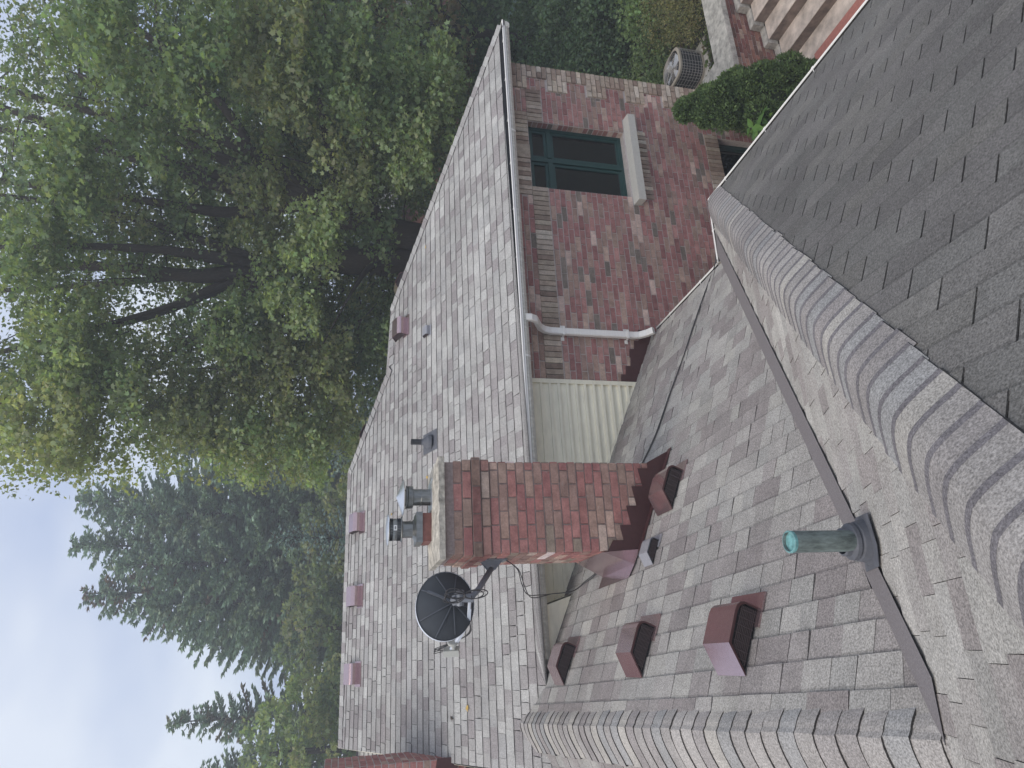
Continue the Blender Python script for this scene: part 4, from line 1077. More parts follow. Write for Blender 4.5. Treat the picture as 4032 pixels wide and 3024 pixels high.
def deciduous(name, base, limbs, clouds, spacing, per, size, pal, label, cat='tree', group=None, spread=(.34, .34, .15), shape=LEAF7, seed=1, hole=.0, ntry=6000, twig=.011, bright=None, up=.55, sprays=(), clear=0, zgap=None):
    """limbs: lists of (points, r0, r1); clouds: (centre, radii)"""
    root = empty(name, base, label, cat, group); rr = np.random.default_rng(seed)
    a = Acc(); nodes = []
    for pts, r0, r1 in limbs:
        P = taper_limb(a, pts, r0, r1); nodes += [np.array(p) for p in P[len(P)//4:]]
    a.build('trunk', 'bark', root, smooth=True)
    C = np.vstack([poisson(c, r, spacing, int(ntry*max(.15, (r[0]*r[1]*r[2])/60)), .35, hole, seed+i) for i, (c, r) in enumerate(clouds)])
    nodes = np.array(nodes)
    if clear:
        dn_ = np.array([np.min(np.sum((nodes-c)**2, 1)) for c in C]); C = C[dn_ > clear**2]
    if zgap:
        z_, amt = zgap; kk = np.array([not (c[2] > z_ and mnoise.noise(Vector(c)*.75) > .5-amt) for c in C]); C = C[kk]
    order = np.argsort([np.min(np.sum((nodes-c)**2, 1)) for c in C]); C = C[order]
    a = Acc(); nl = list(nodes); arr = np.array(nl)
    for c in C:
        w_ = arr-c; d2 = np.sum(w_**2, 1)+np.where(arr[:, 2] > c[2]+.1, 2.5, 0)*1.0
        k = int(np.argmin(d2)); q = arr[k]; L = math.sqrt(max(1e-6, np.sum((q-c)**2)))
        mid = (q+c)/2+rr.normal(size=3)*.06*L+np.array([0, 0, .06*L])
        a.tube([q, mid, c], [twig*(1+.9*min(L, 2)), twig*(.8+.4*min(L, 2)), twig*.4], 4, caps=False)
        arr = np.vstack([arr, mid[None], c[None]])
    a.build('branches', 'bark', root)
    cols = np.array(pal)[rr.integers(0, len(pal), len(C))]
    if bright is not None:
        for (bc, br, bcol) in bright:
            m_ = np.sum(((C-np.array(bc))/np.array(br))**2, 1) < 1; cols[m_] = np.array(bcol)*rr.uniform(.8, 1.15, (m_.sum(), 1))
    V, K = blobs_to_leaves(C, spread, per, size, cols, shape, up)
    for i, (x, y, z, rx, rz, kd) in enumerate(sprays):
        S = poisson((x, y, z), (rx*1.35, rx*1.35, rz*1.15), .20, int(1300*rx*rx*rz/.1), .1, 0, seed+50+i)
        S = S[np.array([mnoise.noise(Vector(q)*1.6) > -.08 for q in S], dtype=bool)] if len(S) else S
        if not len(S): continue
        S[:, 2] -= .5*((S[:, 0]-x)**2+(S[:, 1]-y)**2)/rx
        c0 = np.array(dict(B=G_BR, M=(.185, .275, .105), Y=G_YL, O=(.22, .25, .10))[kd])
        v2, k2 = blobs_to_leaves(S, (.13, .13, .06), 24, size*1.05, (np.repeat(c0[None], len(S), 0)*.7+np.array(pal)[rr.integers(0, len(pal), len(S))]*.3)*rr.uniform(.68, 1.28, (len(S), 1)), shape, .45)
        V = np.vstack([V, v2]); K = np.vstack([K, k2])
    np_mesh('crown', V, len(shape), K, 'leaf', root)
    return root
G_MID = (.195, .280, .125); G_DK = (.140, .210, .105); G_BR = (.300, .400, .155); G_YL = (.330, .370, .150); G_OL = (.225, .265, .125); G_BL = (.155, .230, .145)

# two big maples behind the main roof
deciduous('maple_tree', (9.0, 14.6, -6), [
    ([(9.05, 14.55, -6.2), (8.95, 14.55, -2.5), (8.85, 14.6, .3), (8.62, 14.7, 1.9)], .36, .24),
    ([(8.62, 14.7, 1.7), (8.3, 14.8, 3.4), (8.5, 15.0, 5.5), (8.0, 15.0, 9.5)], .20, .05),
    ([(8.62, 14.7, 1.8), (8.8, 14.8, 3.2), (9.0, 15.0, 4.6), (9.0, 15.0, 8.5)], .15, .04),
    ([(8.60, 14.7, 1.9), (8.0, 15.0, 3.2), (7.4, 15.2, 4.5), (6.5, 15.6, 7.5)], .16, .04),
    ([(8.55, 14.7, 1.9), (7.6, 15.0, 2.6), (6.8, 15.2, 3.6), (5.4, 15.4, 4.8)], .13, .03),
    ([(8.6, 14.7, 1.8), (8.4, 14.0, 3.2), (8.1, 13.5, 5.0), (7.6, 13.2, 7.8)], .13, .03),
    ([(8.62, 14.7, 1.8), (8.45, 14.8, 3.0), (8.1, 14.9, 4.8), (7.6, 15.0, 8.2)], .13, .035),
    ([(8.60, 14.7, 1.8), (8.1, 14.6, 2.6), (7.3, 14.4, 3.8), (6.4, 14.2, 5.6)], .10, .025),
    ([(8.66, 14.7, 1.8), (8.95, 14.5, 3.0), (9.35, 14.2, 5.0), (9.5, 14.0, 7.6)], .12, .03),
    ([(8.85, 14.6, .0), (8.2, 14.5, .7), (7.2, 14.3, 1.1), (6.0, 14.3, 1.5)], .10, .02),
    ([(8.9, 14.55, -1.0), (8.4, 14.0, -.4), (7.6, 13.4, -.1), (6.9, 12.9, .1)], .09, .02)],
    [((7.6, 15.7, 5.9), (3.4, 2.6, 4.0)), ((6.2, 15.3, 2.6), (1.9, 2.0, 2.6)), ((8.9, 16.6, 1.0), (2.2, 1.6, 2.4)), ((7.6, 15.4, -.2), (1.8, 1.4, 1.3)), ((4.9, 15.3, 2.2), (.9, 1.3, 1.9)), ((4.6, 15.4, 5.6), (.7, 1.2, 1.9))],
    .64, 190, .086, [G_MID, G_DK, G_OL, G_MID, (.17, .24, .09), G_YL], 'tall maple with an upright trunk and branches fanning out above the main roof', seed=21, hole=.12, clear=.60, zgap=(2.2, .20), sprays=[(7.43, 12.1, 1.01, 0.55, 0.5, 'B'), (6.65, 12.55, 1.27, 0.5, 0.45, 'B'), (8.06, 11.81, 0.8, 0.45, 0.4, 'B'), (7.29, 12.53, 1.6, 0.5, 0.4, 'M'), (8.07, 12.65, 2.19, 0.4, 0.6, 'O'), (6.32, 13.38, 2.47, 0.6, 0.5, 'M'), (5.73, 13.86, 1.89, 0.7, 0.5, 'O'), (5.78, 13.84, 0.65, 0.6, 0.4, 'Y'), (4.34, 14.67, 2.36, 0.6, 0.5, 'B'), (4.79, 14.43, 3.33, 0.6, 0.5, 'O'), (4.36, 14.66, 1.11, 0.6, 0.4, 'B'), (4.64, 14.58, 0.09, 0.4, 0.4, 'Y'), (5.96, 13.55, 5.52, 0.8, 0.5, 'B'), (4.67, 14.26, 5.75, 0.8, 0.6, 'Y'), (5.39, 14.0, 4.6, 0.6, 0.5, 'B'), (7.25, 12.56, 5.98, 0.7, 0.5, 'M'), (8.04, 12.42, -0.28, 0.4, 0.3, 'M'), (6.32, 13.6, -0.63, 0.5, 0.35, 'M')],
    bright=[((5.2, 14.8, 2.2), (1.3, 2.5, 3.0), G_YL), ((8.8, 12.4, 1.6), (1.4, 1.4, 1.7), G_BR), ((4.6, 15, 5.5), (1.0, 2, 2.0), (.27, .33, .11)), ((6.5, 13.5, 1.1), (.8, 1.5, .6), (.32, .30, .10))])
deciduous('maple_tree', (9.5, 14.2, -6), [
    ([(9.3, 14.4, -6.2), (9.35, 14.25, -2.5), (9.5, 14.1, -.5), (9.9, 13.8, .9)], .34, .26),
    ([(9.9, 13.8, .8), (10.05, 13.7, 2.2), (10.3, 13.5, 3.8), (11.0, 13.0, 7.5)], .22, .05),
    ([(9.9, 13.8, .8), (10.5, 13.3, 2.0), (10.9, 12.9, 3.6), (11.5, 12.5, 5.6)], .17, .04),
    ([(9.9, 13.8, .9), (9.6, 14.1, 2.6), (9.7, 14.1, 4.5), (9.9, 14.0, 8.5)], .16, .04),
    ([(9.95, 13.75, .9), (10.3, 13.4, 2.4), (10.9, 13.1, 4.6), (11.3, 12.9, 7.2)], .16, .04),
    ([(10.0, 13.7, 1.2), (9.8, 13.5, 2.8), (10.2, 13.2, 5.0), (10.4, 13.0, 7.6)], .14, .035),
    ([(9.7, 13.95, .3), (10.6, 13.0, .6), (11.6, 12.0, .9), (12.6, 11.2, 1.1)], .12, .03),
    ([(10.1, 13.6, 1.9), (11.2, 12.6, 2.8), (12.2, 11.8, 4.4), (12.8, 11.4, 6.4)], .12, .03),
    ([(9.45, 14.15, -.8), (9.8, 13.2, -.3), (10.2, 12.2, -.1), (10.6, 11.3, -.2)], .09, .02)],
    [((11.6, 14.0, 5.2), (3.2, 2.6, 3.9)), ((12.0, 13.0, 1.6), (2.3, 2.0, 2.3)), ((10.8, 13.6, .0), (1.8, 1.4, 1.5)), ((13.2, 11.9, 3.4), (1.9, 1.9, 3.2)), ((11.8, 12.0, -1.0), (1.5, 1.3, 1.0)), ((10.2, 11.9, -1.2), (1.0, .8, .6))],
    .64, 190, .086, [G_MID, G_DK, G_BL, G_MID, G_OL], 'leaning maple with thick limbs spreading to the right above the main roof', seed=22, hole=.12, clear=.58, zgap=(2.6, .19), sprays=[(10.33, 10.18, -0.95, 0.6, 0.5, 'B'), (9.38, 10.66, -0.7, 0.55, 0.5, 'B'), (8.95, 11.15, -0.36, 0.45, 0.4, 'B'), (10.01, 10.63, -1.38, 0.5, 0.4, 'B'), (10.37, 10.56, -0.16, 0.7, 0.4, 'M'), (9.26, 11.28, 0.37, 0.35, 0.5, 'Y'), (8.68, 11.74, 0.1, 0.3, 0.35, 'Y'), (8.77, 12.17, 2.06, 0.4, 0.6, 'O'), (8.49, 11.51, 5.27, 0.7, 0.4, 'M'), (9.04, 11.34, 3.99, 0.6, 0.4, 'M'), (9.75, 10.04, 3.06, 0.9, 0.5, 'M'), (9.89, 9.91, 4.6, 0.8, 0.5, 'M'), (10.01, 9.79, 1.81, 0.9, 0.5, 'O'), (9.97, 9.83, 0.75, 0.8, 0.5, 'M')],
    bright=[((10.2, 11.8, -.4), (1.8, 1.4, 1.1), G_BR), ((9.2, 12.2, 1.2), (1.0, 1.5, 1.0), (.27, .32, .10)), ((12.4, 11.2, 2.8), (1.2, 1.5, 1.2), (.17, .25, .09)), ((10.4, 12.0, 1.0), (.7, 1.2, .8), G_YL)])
# small trees behind, on the right
deciduous('garden_tree', (15.5, 13.5, -5.5), [([(15.5, 13.5, -5.8), (15.4, 13.4, -3), (15.2, 13.3, 0)], .16, .06), ([(15.4, 13.4, -2.5), (14.6, 13.6, -1), (14.0, 13.8, .5)], .08, .03), ([(15.4, 13.4, -2.5), (16.4, 13.0, -1), (17.0, 12.8, .8)], .08, .03)],
    [((15.6, 13.4, 0.2), (3.3, 2.6, 3.0)), ((14.0, 15.2, -1.8), (2.4, 2.0, 1.9))], .68, 90, .12, [G_BR, (.22, .32, .14), G_MID, (.28, .22, .12)], 'small dark green tree behind the right end of the main roof', seed=31, hole=.12, ntry=4500)
deciduous('garden_tree', (12.5, 19.5, -5.5), [([(12.5, 19.5, -5.8), (12.4, 19.4, -2), (12.2, 19.3, 2)], .2, .06), ([(12.4, 19.4, -2.5), (11.0, 19.6, -.5), (10.0, 19.8, .8)], .08, .03)],
    [((12.2, 19.4, 1.2), (4.6, 2.2, 4.2)), ((7.6, 20.5, .6), (3.2, 2.0, 2.6))], .85, 90, .15, [G_MID, G_DK, G_OL, G_BL], 'broad dark tree standing in the gap behind both maples', seed=32, hole=.05, ntry=2600)
deciduous('garden_tree', (20, 17, -5), [([(20, 17, -5.8), (20, 17, 0), (19.6, 16.8, 4)], .25, .06)], [((20, 16.5, 1.5), (4.5, 3, 4.5)), ((17.2, 20.5, 3.0), (4.5, 3, 4.5))], .95, 90, .17, [G_MID, G_MID, G_OL, G_BR], 'broad tree far behind the right hand maple', seed=33, hole=.08, ntry=2000)
# lower left deciduous trees
deciduous('garden_tree', (-3.0, 31, -5), [([(-3, 31, -6), (-3, 31, -1), (-3, 31, 2.5)], .22, .06)], [((-3.1, 31, .6), (2.6, 2.2, 3.0)), ((-1.2, 31.5, -.8), (1.6, 1.8, 1.7))], .75, 90, .17, [G_BR, G_MID, G_YL, (.22, .31, .10)], 'light green tree beyond the left end of the high ridge', seed=41, hole=.05, ntry=2600)
deciduous('garden_tree', (1.6, 34, -5), [([(1.6, 34, -6), (1.6, 34, -1), (1.6, 34, 2)], .22, .06)], [((1.2, 34, .2), (3.0, 2.2, 2.6)), ((5.2, 34, .0), (3.2, 2.2, 2.3))], .85, 90, .18, [G_OL, G_DK, G_MID], 'low olive green tree below the tall spruces', seed=42, ntry=2000)
deciduous('garden_tree', (-8, 33, -5), [([(-8, 33, -6), (-8, 33, -1), (-8, 33, 3)], .22, .06)], [((-8, 33, 1.0), (4, 3, 4.2))], .95, 80, .19, [G_BR, G_MID, G_DK], 'green tree past the brick stack at the left', seed=43, ntry=1500)

def conifer(name, base, top, rad, pal, label, seed=1, nb=5, dens=1.0, tw=.30, group=None, asym=0):
    root = empty(name, base, label, 'conifer', group); rr = np.random.default_rng(seed); H = top-base[2]
    a = Acc(); a.tube([base, (base[0], base[1], base[2]+H*.6), (base[0]+.05, base[1], top-.05)], [H*.014, H*.008, .015], 7); a.build('trunk', 'bark', root, smooth=True)
    br = Acc(); V = []; K = []
    nw = int(H/.30*dens)
    for i in range(nw):
        t = (i+rr.random()*.6)/nw; z = base[2]+H*(.08+.92*t)
        L = rad*(1-t)**.62*(.85+.3*rr.random())*(1 if t > .12 else .8)+.10
        for k in range(nb+(1 if rr.random() < .5 else 0)):
            th = rr.uniform(0, 2*math.pi); Lk = L*rr.uniform(.45, 1.15)*(1+asym*math.cos(th))
            d = np.array([math.cos(th), math.sin(th), 0]); rise = .35*t-.12; n = max(2, int(Lk/.17))
            s = np.linspace(.15, 1, n); P = np.array([base[0], base[1], z+rr.uniform(-.2, .2)])+d*(Lk*s)[:, None]+np.array([0, 0, 1])*((rise*s+.22*s*s-.1*s)*Lk)[:, None]
            br.tube([(base[0], base[1], z), P[n//2], P[-1]], [.03*(1-t)+.012, .018, .006], 3, caps=False)
            m_ = 9
            c = np.repeat(P, m_, 0); nn = len(c)
            side = np.cross(d, [0, 0, 1]); sd_ = rr.uniform(-1, 1, nn)[:, None]*side
            dirn = unit(d*rr.uniform(.3, 1.0, nn)[:, None]+sd_*.9+np.array([0, 0, 1])*rr.uniform(-.35, .30, nn)[:, None])
            ln = tw*.72*rr.uniform(.55, 1.25, nn)[:, None]*(.6+.4*(1-t)); wdv = unit(np.cross(dirn, rr.normal(size=(nn, 3))))*ln*.17
            tip = c+dirn*ln; V.append(np.stack([c-wdv*.5, c+dirn*ln*.45-wdv, tip, c+dirn*ln*.45+wdv, c+wdv*.5][0:5], 1).reshape(-1, 3))
            K.append(np.array(pal)[rr.integers(0, len(pal), 1)].repeat(nn, 0)*rr.uniform(.75, 1.25, (nn, 1)))
    br.build('branches', 'bark', root)
    np_mesh('crown', np.vstack(V), 5, np.vstack(K), 'needle', root)
    return root
SP = [(.235, .335, .225), (.205, .300, .210), (.260, .365, .245), (.255, .320, .205)]; BS = [(.24, .34, .32), (.20, .30, .28), (.28, .38, .35)]
gs = 'tall dark spruces behind the high ridge'
conifer('spruce_tree', (8.4, 39.1, -5), 13.3, 4.4, SP, 'tall dark spruce partly hidden by the maple crown', 51, 6, 1.25, .62, gs)
conifer('spruce_tree', (6.2, 39.5, -5), 13.3, 4.2, SP, 'tallest spruce in the middle of the dark group', 52, 6, 1.25, .62, gs)
conifer('spruce_tree', (3.9, 39.8, -5), 12.4, 4.4, SP+[(.20, .14, .09)], 'spruce with rusty cones at the left shoulder of the group', 53, 6, 1.25, .62, gs)
conifer('spruce_tree', (2.4, 41, -5), 9.2, 4.0, SP, 'shorter spruce sloping down at the left edge of the group', 54, 6, 1.2, .62, gs)
conifer('spruce_tree', (7.4, 37.5, -5), 10.8, 3.8, SP, 'spruce in front of the tall group, second from its right', 61, 6, 1.2, .62, gs)
conifer('spruce_tree', (5.0, 37.8, -5), 10.6, 4.0, SP, 'spruce filling the middle of the tall group', 62, 6, 1.2, .62, gs)
conifer('spruce_tree', (3.2, 38.6, -5), 9.6, 3.6, SP, 'spruce just inside the left flank of the tall group', 63, 6, 1.2, .62, gs)
conifer('spruce_tree', (1.4, 41.5, -5), 6.6, 3.2, SP, 'lowest spruce of the tall group, at its left foot', 64, 6, 1.2, .62, gs)
conifer('spruce_tree', (-2.2, 40, -5), 7.9, 2.6, SP+[(.18, .15, .09)], 'separate pointed spruce above the light green tree', 55, 6, 1.2, .6)
conifer('spruce_tree', (-4.6, 41, -5), 6.3, 2.8, SP, 'low spruce at the far left of the sky line', 56, 6, 1.2, .6)
conifer('spruce_tree', (10.5, 36, -5), 9.0, 3.6, SP, 'dark spruce seen low through the maple branches', 57, 6, 1.2, .6)
conifer('blue_spruce', (4.85, 29.6, -5), 2.75, 1.7, BS, 'small silvery blue spruce just above the high ridge', 58, 6, 1.4, .30)
conifer('blue_spruce', (8.4, 28, -5), 2.4, 2.4, BS, 'silvery blue spruce behind the maple leaves at the upper hip', 59, 6, 1.3, .32)
conifer('blue_spruce', (15.6, 9.6, -5.4), .6, 2.6, BS, 'blue spruce with hanging boughs at the right edge', 60, 6, 1.3, .26)
# hedge rows closing the view low behind the roofs
def hedge(name, pts, h, wd, pal, label, per, size, spacing, seed, cat='hedge', base=-5.9, shape=LEAF5, matn='leaf'):
    root = empty(name, (pts[0][0], pts[0][1], base), label, cat); rr = np.random.default_rng(seed); C = []
    for (x, y, hh) in pts:
        P = poisson((x, y, base+hh*.5), (wd, wd*.85, hh*.56), spacing, int(900*wd*wd*hh/(spacing**3)/12+60), .6, 0, seed+int(abs(x*7)), base)
        if len(P): C.append(P)
    C = np.vstack(C); a = Acc()
    for (x, y, hh) in pts:
        for k in range(5):
            th = rr.uniform(0, 6.28); a.tube([(x, y, base-.2), (x+math.cos(th)*wd*.25, y+math.sin(th)*wd*.25, base+hh*.4), (x+math.cos(th)*wd*.6, y+math.sin(th)*wd*.6, base+hh*.8)], [.03, .02, .008], 5)
    a.build('stems', 'bark', root)
    cols = np.array(pal)[rr.integers(0, len(pal), len(C))]
    V, K = blobs_to_leaves(C, (spacing*.55,)*2+(spacing*.35,), per, size, cols, shape, .5)
    np_mesh('foliage', V, len(shape), K, matn, root); return root
hedge('hedge', [(-6, 26, 4.6), (-3.5, 26, 4.4), (-1, 26, 4.6), (1.5, 26, 4.3), (4, 26, 4.6), (6.5, 26, 4.5), (9, 25.5, 4.4)], 4, 2.0, [G_DK, G_MID, G_DK], 'dark hedge row low behind the main roof', 70, .17, .8, 71)
SB = [(.115, .205, .095), (.140, .245, .110), (.10, .17, .085)]
hedge('leafy_shrub', [(11.6, 10.9, 1.7), (12.9, 10.3, 2.1), (12.3, 11.9, 2.3)], 2, 1.15, SB, 'dark leafy shrub standing right behind the far wall corner', 75, .065, .30, 72, 'shrub', -5.9)
hedge('leafy_shrub', [(14.2, 9.8, 2.2), (14.4, 11.3, 2.5), (15.6, 10.6, 2.4)], 2, 1.2, [(.125, .235, .11), (.105, .19, .09)], 'deep green shrub at the right picture edge', 70, .075, .36, 73, 'shrub', -5.7)
hedge('leafy_shrub', [(11.9, 8.8, 1.0), (12.9, 8.6, 1.2)], 1, .95, [(.16, .26, .09), (.21, .33, .10)], 'lighter green shrub beyond the air conditioner', 70, .06, .28, 74, 'shrub', -5.85)
hedge('golden_shrub', [(10.6, 7.95, .75), (11.4, 7.9, .85), (11.0, 8.5, .8)], 1, .62, [(.27, .27, .085), (.20, .23, .075), (.31, .29, .10)], 'yellow green feathery shrub above the concrete cap', 110, .032, .20, 75, 'shrub', -5.92, LEAF4)
hedge('leafy_shrub', [(9.9, 9.6, .7), (10.7, 9.3, .7), (10.5, 10.3, .9)], 1, .6, [(.15, .23, .08), (.19, .28, .095)], 'low ivy mound just behind the air conditioner', 90, .05, .22, 76, 'shrub', -5.92)
hedge('leafy_shrub', [(16.5, 14, 3.0), (18.5, 12.5, 3.0), (18, 16, 3.2), (20.5, 14, 3.2), (21, 11, 3.2)], 1, 1.8, SB, 'shrub belt in front of the neighbour house', 60, .12, .55, 77, 'shrub', -5.5)
# ground ivy
n = 26000; gx = rng.uniform(8.7, 17, n); gy = rng.uniform(7.5, 16, n)
zz = np.array([ground_h(x, y) for x, y in zip(gx, gy)])+rng.uniform(.02, .14, n)
msk = ~((np.abs(gx-9.67) < .45) & (np.abs(gy-8.56) < .47)); gx, gy, zz = gx[msk], gy[msk], zz[msk]
V = leaves(np.stack([gx, gy, zz], 1), .075, LEAF5, .8); K = np.array([(.10, .15, .05), (.13, .17, .06), (.075, .11, .04), (.12, .095, .06)])[rng.integers(0, 4, len(gx))]
tag(np_mesh('ground_ivy', V, 5, K, 'leaf'), 'low ivy and weeds covering the bank', 'ground cover', kind='stuff')

# clipped yew shrub in front of the wall
def yew(name, lobes, label, seed, pal, n_each=2600):
    root = empty(name, (lobes[0][0][0], lobes[0][0][1], -6.5), label, 'shrub'); rr = np.random.default_rng(seed); C = []; Nn = []; Kc = []
    core = Acc()
    for c, r in lobes:
        d = unit(rr.normal(size=(n_each, 3))); 
        bump = np.array([1+.12*mnoise.noise(Vector(x)*3.2+Vector(c)) + .10*mnoise.noise(Vector(x)*8+Vector(c)) for x in d])
        rad = bump*(1-.16*rr.random(n_each)**2)
        C.append(np.array(c)+d*np.array(r)*rad[:, None]); Nn.append(unit(d*np.array([1, 1, .8])+np.array([0, 0, .55])))
        Kc.append(np.array(pal)[rr.integers(0, len(pal), n_each)]*rr.uniform(.75, 1.25, (n_each, 1)))
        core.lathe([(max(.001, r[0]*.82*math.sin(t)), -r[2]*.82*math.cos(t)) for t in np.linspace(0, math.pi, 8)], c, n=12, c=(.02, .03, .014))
    C, Nn, Kc = np.vstack(C), np.vstack(Nn), np.vstack(Kc); N_ = len(C)
    dirn = unit(Nn+rr.normal(size=(N_, 3))*.55); ln = rr.uniform(.022, .055, N_)[:, None]; wd = unit(np.cross(dirn, rr.normal(size=(N_, 3))))*ln*.24
    V = np.stack([C-wd*.5, C+dirn*ln*.5-wd, C+dirn*ln, C+dirn*ln*.5+wd], 1).reshape(-1, 3)
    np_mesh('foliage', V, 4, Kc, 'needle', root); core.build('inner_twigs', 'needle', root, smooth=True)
    return root
YP = [(0.115, 0.182, 0.068), (0.095, 0.155, 0.057), (0.142, 0.209, 0.078), (0.081, 0.128, 0.051)]
yl_ = [((6.95, 6.15, -4.55), (.34, .32, .38)), ((6.9, 6.05, -4.95), (.50, .40, .42)), ((7.2, 6.15, -5.25), (.50, .42, .40)), ((6.75, 5.95, -5.35), (.50, .40, .42)), ((7.35, 6.1, -5.6), (.48, .42, .42)), ((6.85, 5.85, -5.8), (.52, .42, .42)), ((7.3, 5.85, -6.0), (.50, .42, .42)), ((7.05, 5.9, -6.3), (.6, .5, .3)), ((6.55, 5.95, -5.75), (.36, .34, .4)), ((7.05, 6.2, -4.25), (.18, .18, .26))]
def lobed(env, n, r, seed):
    rr = np.random.default_rng(seed); out = []
    for _ in range(n):
        c, R3 = env[rr.integers(0, len(env))]; d = unit(rr.normal(size=3)); d[1] = -abs(d[1])*.9 if rr.random() < .75 else d[1]
        q = r*rr.uniform(.75, 1.25); out.append((tuple(np.array(c)+d*np.array(R3)*.95), (q, q, q*1.05)))
    return list(env)+out
yl_ = [((6.20, 5.95, -4.12), (.16, .16, .30)), ((6.22, 5.95, -4.42), (.32, .30, .34)), ((6.30, 5.9, -4.78), (.44, .36, .36)), ((6.15, 5.85, -4.98), (.42, .36, .36)), ((6.50, 5.95, -5.10), (.40, .38, .38)),
       ((6.35, 5.85, -5.45), (.46, .42, .40)), ((6.68, 5.9, -5.50), (.34, .38, .38)), ((6.2, 5.8, -5.75), (.46, .42, .42)), ((6.55, 5.75, -5.95), (.44, .42, .42)), ((6.3, 5.7, -6.25), (.5, .45, .35))]
yl_ = [(c, tuple(x*.86 for x in r)) for c, r in yl_]
yl_ = lobed(yl_, 62, .165, 5)
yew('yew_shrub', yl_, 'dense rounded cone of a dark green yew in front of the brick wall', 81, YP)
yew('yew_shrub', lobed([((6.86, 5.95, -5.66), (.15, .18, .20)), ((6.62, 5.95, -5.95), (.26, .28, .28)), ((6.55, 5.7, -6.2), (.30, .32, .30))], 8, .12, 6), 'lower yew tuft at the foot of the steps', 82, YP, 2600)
# broad leaved plant below the gutter
pl = empty('broad_leaf_plant', (5.75, 5.6, -6.5), 'bright green broad leaved plant poking up beside the gutter', 'plant')
a = Acc(); lf = Acc(); rr = random.Random(4)
for (tx, ty, tz) in ((5.62, 5.62, -4.47), (5.45, 5.55, -4.50), (5.80, 5.66, -4.62), (5.35, 5.52, -4.62)):
    a.tube([(5.75, 5.6, -6.5), ((5.75+tx)/2, 5.6, -5.7), (tx, ty, tz)], [.012, .009, .005], 6)
    for k in range(7):
        th = k*2.4+tx*7; L = rr.uniform(.14, .23); el = rr.uniform(-.35, .35)
        d = Vector((math.cos(th), math.sin(th), el)).normalized(); s = d.cross(Z_).normalized(); b0 = Vector((tx, ty, tz-.05*k*.5)); n = s.cross(d)
        P = [b0, b0+d*L*.3+s*L*.24+n*.008, b0+d*L*.62+s*L*.2+n*.004, b0+d*L-n*.02, b0+d*L*.62-s*L*.2+n*.004, b0+d*L*.3-s*L*.24+n*.008, ]
        mid1 = b0+d*L*.35-n*.012; mid2 = b0+d*L*.65-n*.010
        c = rr.choice([(.14, .27, .07), (.10, .21, .06), (.17, .30, .08)])
        lf.add([b0, P[1], P[2], P[3], mid2, mid1], [(0, 1, 5), (1, 2, 4, 5), (2, 3, 4)], c); lf.add([b0, P[5], P[4], P[3], mid2, mid1], [(5, 1, 0), (5, 4, 2, 1), (4, 3, 2)], c)
a.build('stem', 'twig', pl); lf.build('leaf', 'leaf', pl)

# ------------------------------------------------------------------ far things: houses, cars, wire
def far_house(loc, rz, w_, d_, h_, rh, wallm, label):
    root = empty('neighbour_house', loc, label, 'house'); root.rotation_euler = (0, 0, rz)
    def pb(acc, name, mat, par=root):
        me_o = acc.build(name, mat, None); me_o.parent = par; return me_o
    a = Acc(); a.box(-w_/2, w_/2, -d_/2, d_/2, -1, h_)
    for s in (-1, 1): a.prism([(s*w_/2-s*.1, -d_/2, h_), (s*w_/2-s*.1, d_/2, h_), (s*w_/2-s*.1, 0, h_+rh)], (s*.1, 0, 0))
    pb(a, 'wall', wallm)
    a = Acc()
    for s in (-1, 1): a.prism([(-w_/2-.4, s*(d_/2+.45), h_-.25*rh/d_*1.6), (w_/2+.4, s*(d_/2+.45), h_-.25*rh/d_*1.6), (w_/2+.4, 0, h_+rh+.05), (-w_/2-.4, 0, h_+rh+.05)], (0, 0, .14))
    pb(a, 'roof', 'farroof')
    for k in range(4):
        x = -w_/2+w_*(k+.5)/4; a = Acc(); f = .07
        for (z0, z1) in ((1.0, 2.3),):
            a.box(x-.5, x+.5, -d_/2-.04, -d_/2-.002, z0, z0+f); a.box(x-.5, x+.5, -d_/2-.04, -d_/2-.002, z1-f, z1); a.box(x-.5, x-.5+f, -d_/2-.04, -d_/2-.002, z0+f, z1-f); a.box(x+.5-f, x+.5, -d_/2-.04, -d_/2-.002, z0+f, z1-f); a.box(x-.03, x+.03, -d_/2-.035, -d_/2-.002, z0+f, z1-f)
        fo = pb(a, 'window', 'white'); b = Acc(); b.box(x-.43, x+.43, -d_/2-.02, -d_/2-.006, 1.07, 2.23); pb(b, 'pane', 'glass', fo)
    return root
far_house((27, 27, -5.2), R(-42), 14, 9, 3.2, 2.6, 'farbrick', 'brick neighbour house glimpsed between the trunks')
far_house((38, 23, -5.2), R(-60), 12, 9, 5.6, 2.8, 'farsiding', 'grey sided neighbour house high behind the blue spruce boughs')
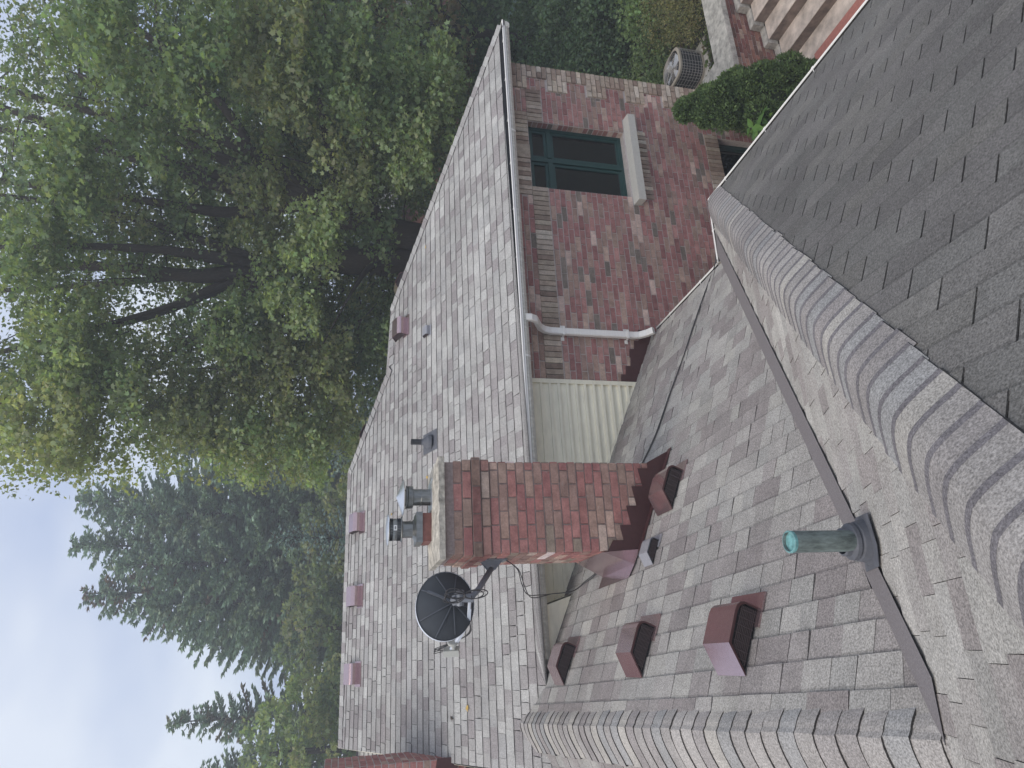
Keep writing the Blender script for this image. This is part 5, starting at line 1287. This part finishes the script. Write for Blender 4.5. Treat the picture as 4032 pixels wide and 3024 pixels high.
def car(loc, rz, paint, label):
    root = empty('parked_car', loc, label, 'car'); root.rotation_euler = (0, 0, rz)
    def pb(acc, name, mat, par=root, sm=False): o = acc.build(name, mat, None, smooth=sm); o.parent = par; return o
    side = [(-2.25, .45), (-2.3, .75), (-2.2, .95), (-1.5, 1.02), (1.25, 1.02), (2.1, .88), (2.3, .70), (2.3, .40), (1.9, .28), (-2.0, .28)]
    a = Acc(); prof = [(x, z) for x, z in side]; A = [(x, -.86 if .5 < z < 1 else -.80, z) for x, z in prof]; B = [(x, .86 if .5 < z < 1 else .80, z) for x, z in prof]; n = len(prof)
    a.add(A+B, [(i, (i+1) % n, n+(i+1) % n, n+i) for i in range(n)]+[tuple(range(n))[::-1], tuple(range(n, 2*n))]); pb(a, 'body', paint)
    cab = [(-1.75, 1.0), (-1.15, 1.43), (.25, 1.46), (1.05, 1.0)]
    a = Acc(); A = [(x, -.78+(.14 if z > 1.2 else 0), z) for x, z in cab]; B = [(x, .78-(.14 if z > 1.2 else 0), z) for x, z in cab]
    a.add(A+B, [(0, 1, 5, 4), (2, 3, 7, 6), (3, 2, 1, 0), (4, 5, 6, 7)]); pb(a, 'window', 'glass')
    a = Acc(); a.prism([(-1.15, -.65, 1.435), (.25, -.65, 1.465), (.25, .65, 1.465), (-1.15, .65, 1.435)], (0, 0, .03)); 
    for s in (-1, 1):
        for x in (-.5,): a.tube([(x, s*.78, 1.0), (x, s*.65, 1.45)], .035, 5)
    pb(a, 'roof', paint)
    for x in (-1.4, 1.42):
        for s in (-1, 1):
            a = Acc(); a.lathe([(.20, -.09), (.31, -.10), (.33, -.06), (.33, .06), (.31, .10), (.20, .09)], (x, s*.80, .33), axis=(0, 1, 0), n=24); wl = pb(a, 'wheel', 'rubberblack', sm=False)
            a = Acc(); a.lathe([(.0, s*.07), (.10, s*.085), (.20, s*.07), (.21, s*.092)], (x, s*.80, .33), axis=(0, 1, 0), n=16); pb(a, 'rim', 'chrome', wl)
    for s in (-1, 1):
        a = Acc(); a.box(2.2, 2.305, s*.70-.14, s*.70+.14, .62, .76); pb(a, 'headlight', 'alu'); a = Acc(); a.box(-2.31, -2.2, s*.70-.12, s*.70+.12, .70, .84); pb(a, 'tail_light', 'redlens')
car((19.0, 17.0, -5.75), R(35), 'carpaint', 'dark car parked beyond the wall corner under the gutter end')
car((27.0, 20.5, -5.5), R(35), 'carwhite', 'white car glimpsed through leaves behind the upper hip')
a = Acc(); p0, p1 = Vector((2.2, 38, 2.65)), Vector((-14, 38, .9)); a.tube([p0.lerp(p1, t)-Z_*1.0*(4*t*(1-t))*.45 for t in np.linspace(0, 1, 24)], .012, 5)
tag(a.build('utility_wire', 'wire'), 'thin wire sagging across the trees above the high ridge', 'wire')

# ------------------------------------------------------------------ haze volume that pales things with distance
a = Acc(); a.box(-58, 62, -12, 62, -9.5, 17.5)
hz = a.build('haze', 'mortar'); hz.data.materials.clear()
hm = bpy.data.materials.new('haze'); hm.use_nodes = True; t = hm.node_tree; t.nodes.clear()
pv = N(t, 'ShaderNodeVolumePrincipled'); pv.inputs['Color'].default_value = (.90, .95, 1, 1); pv.inputs['Density'].default_value = HAZE
pv.inputs['Anisotropy'].default_value = .1
ou = N(t, 'ShaderNodeOutputMaterial'); t.links.new(pv.outputs[0], ou.inputs['Volume']); hz.data.materials.append(hm)
tag(hz, kind='stuff')

for o in list(bpy.data.objects):
    if o.parent is None and not o.get('group'):
        b = o.name.split('.')[0]
        gname = {'maple_tree': 'tall maples behind the main roof', 'garden_tree': 'smaller leafy trees around the garden', 'spruce_tree': 'spruces on the sky line', 'blue_spruce': 'silvery blue spruces', 'leafy_shrub': 'shrubs on the bank', 'yew_shrub': 'yew shrubs by the wall', 'cable': 'black cables on the roof', 'fallen_leaf': 'fallen leaves on the main roof', 'parked_car': 'cars parked beyond the house', 'neighbour_house': 'neighbour houses'}.get(b)
        if gname: o['group'] = gname
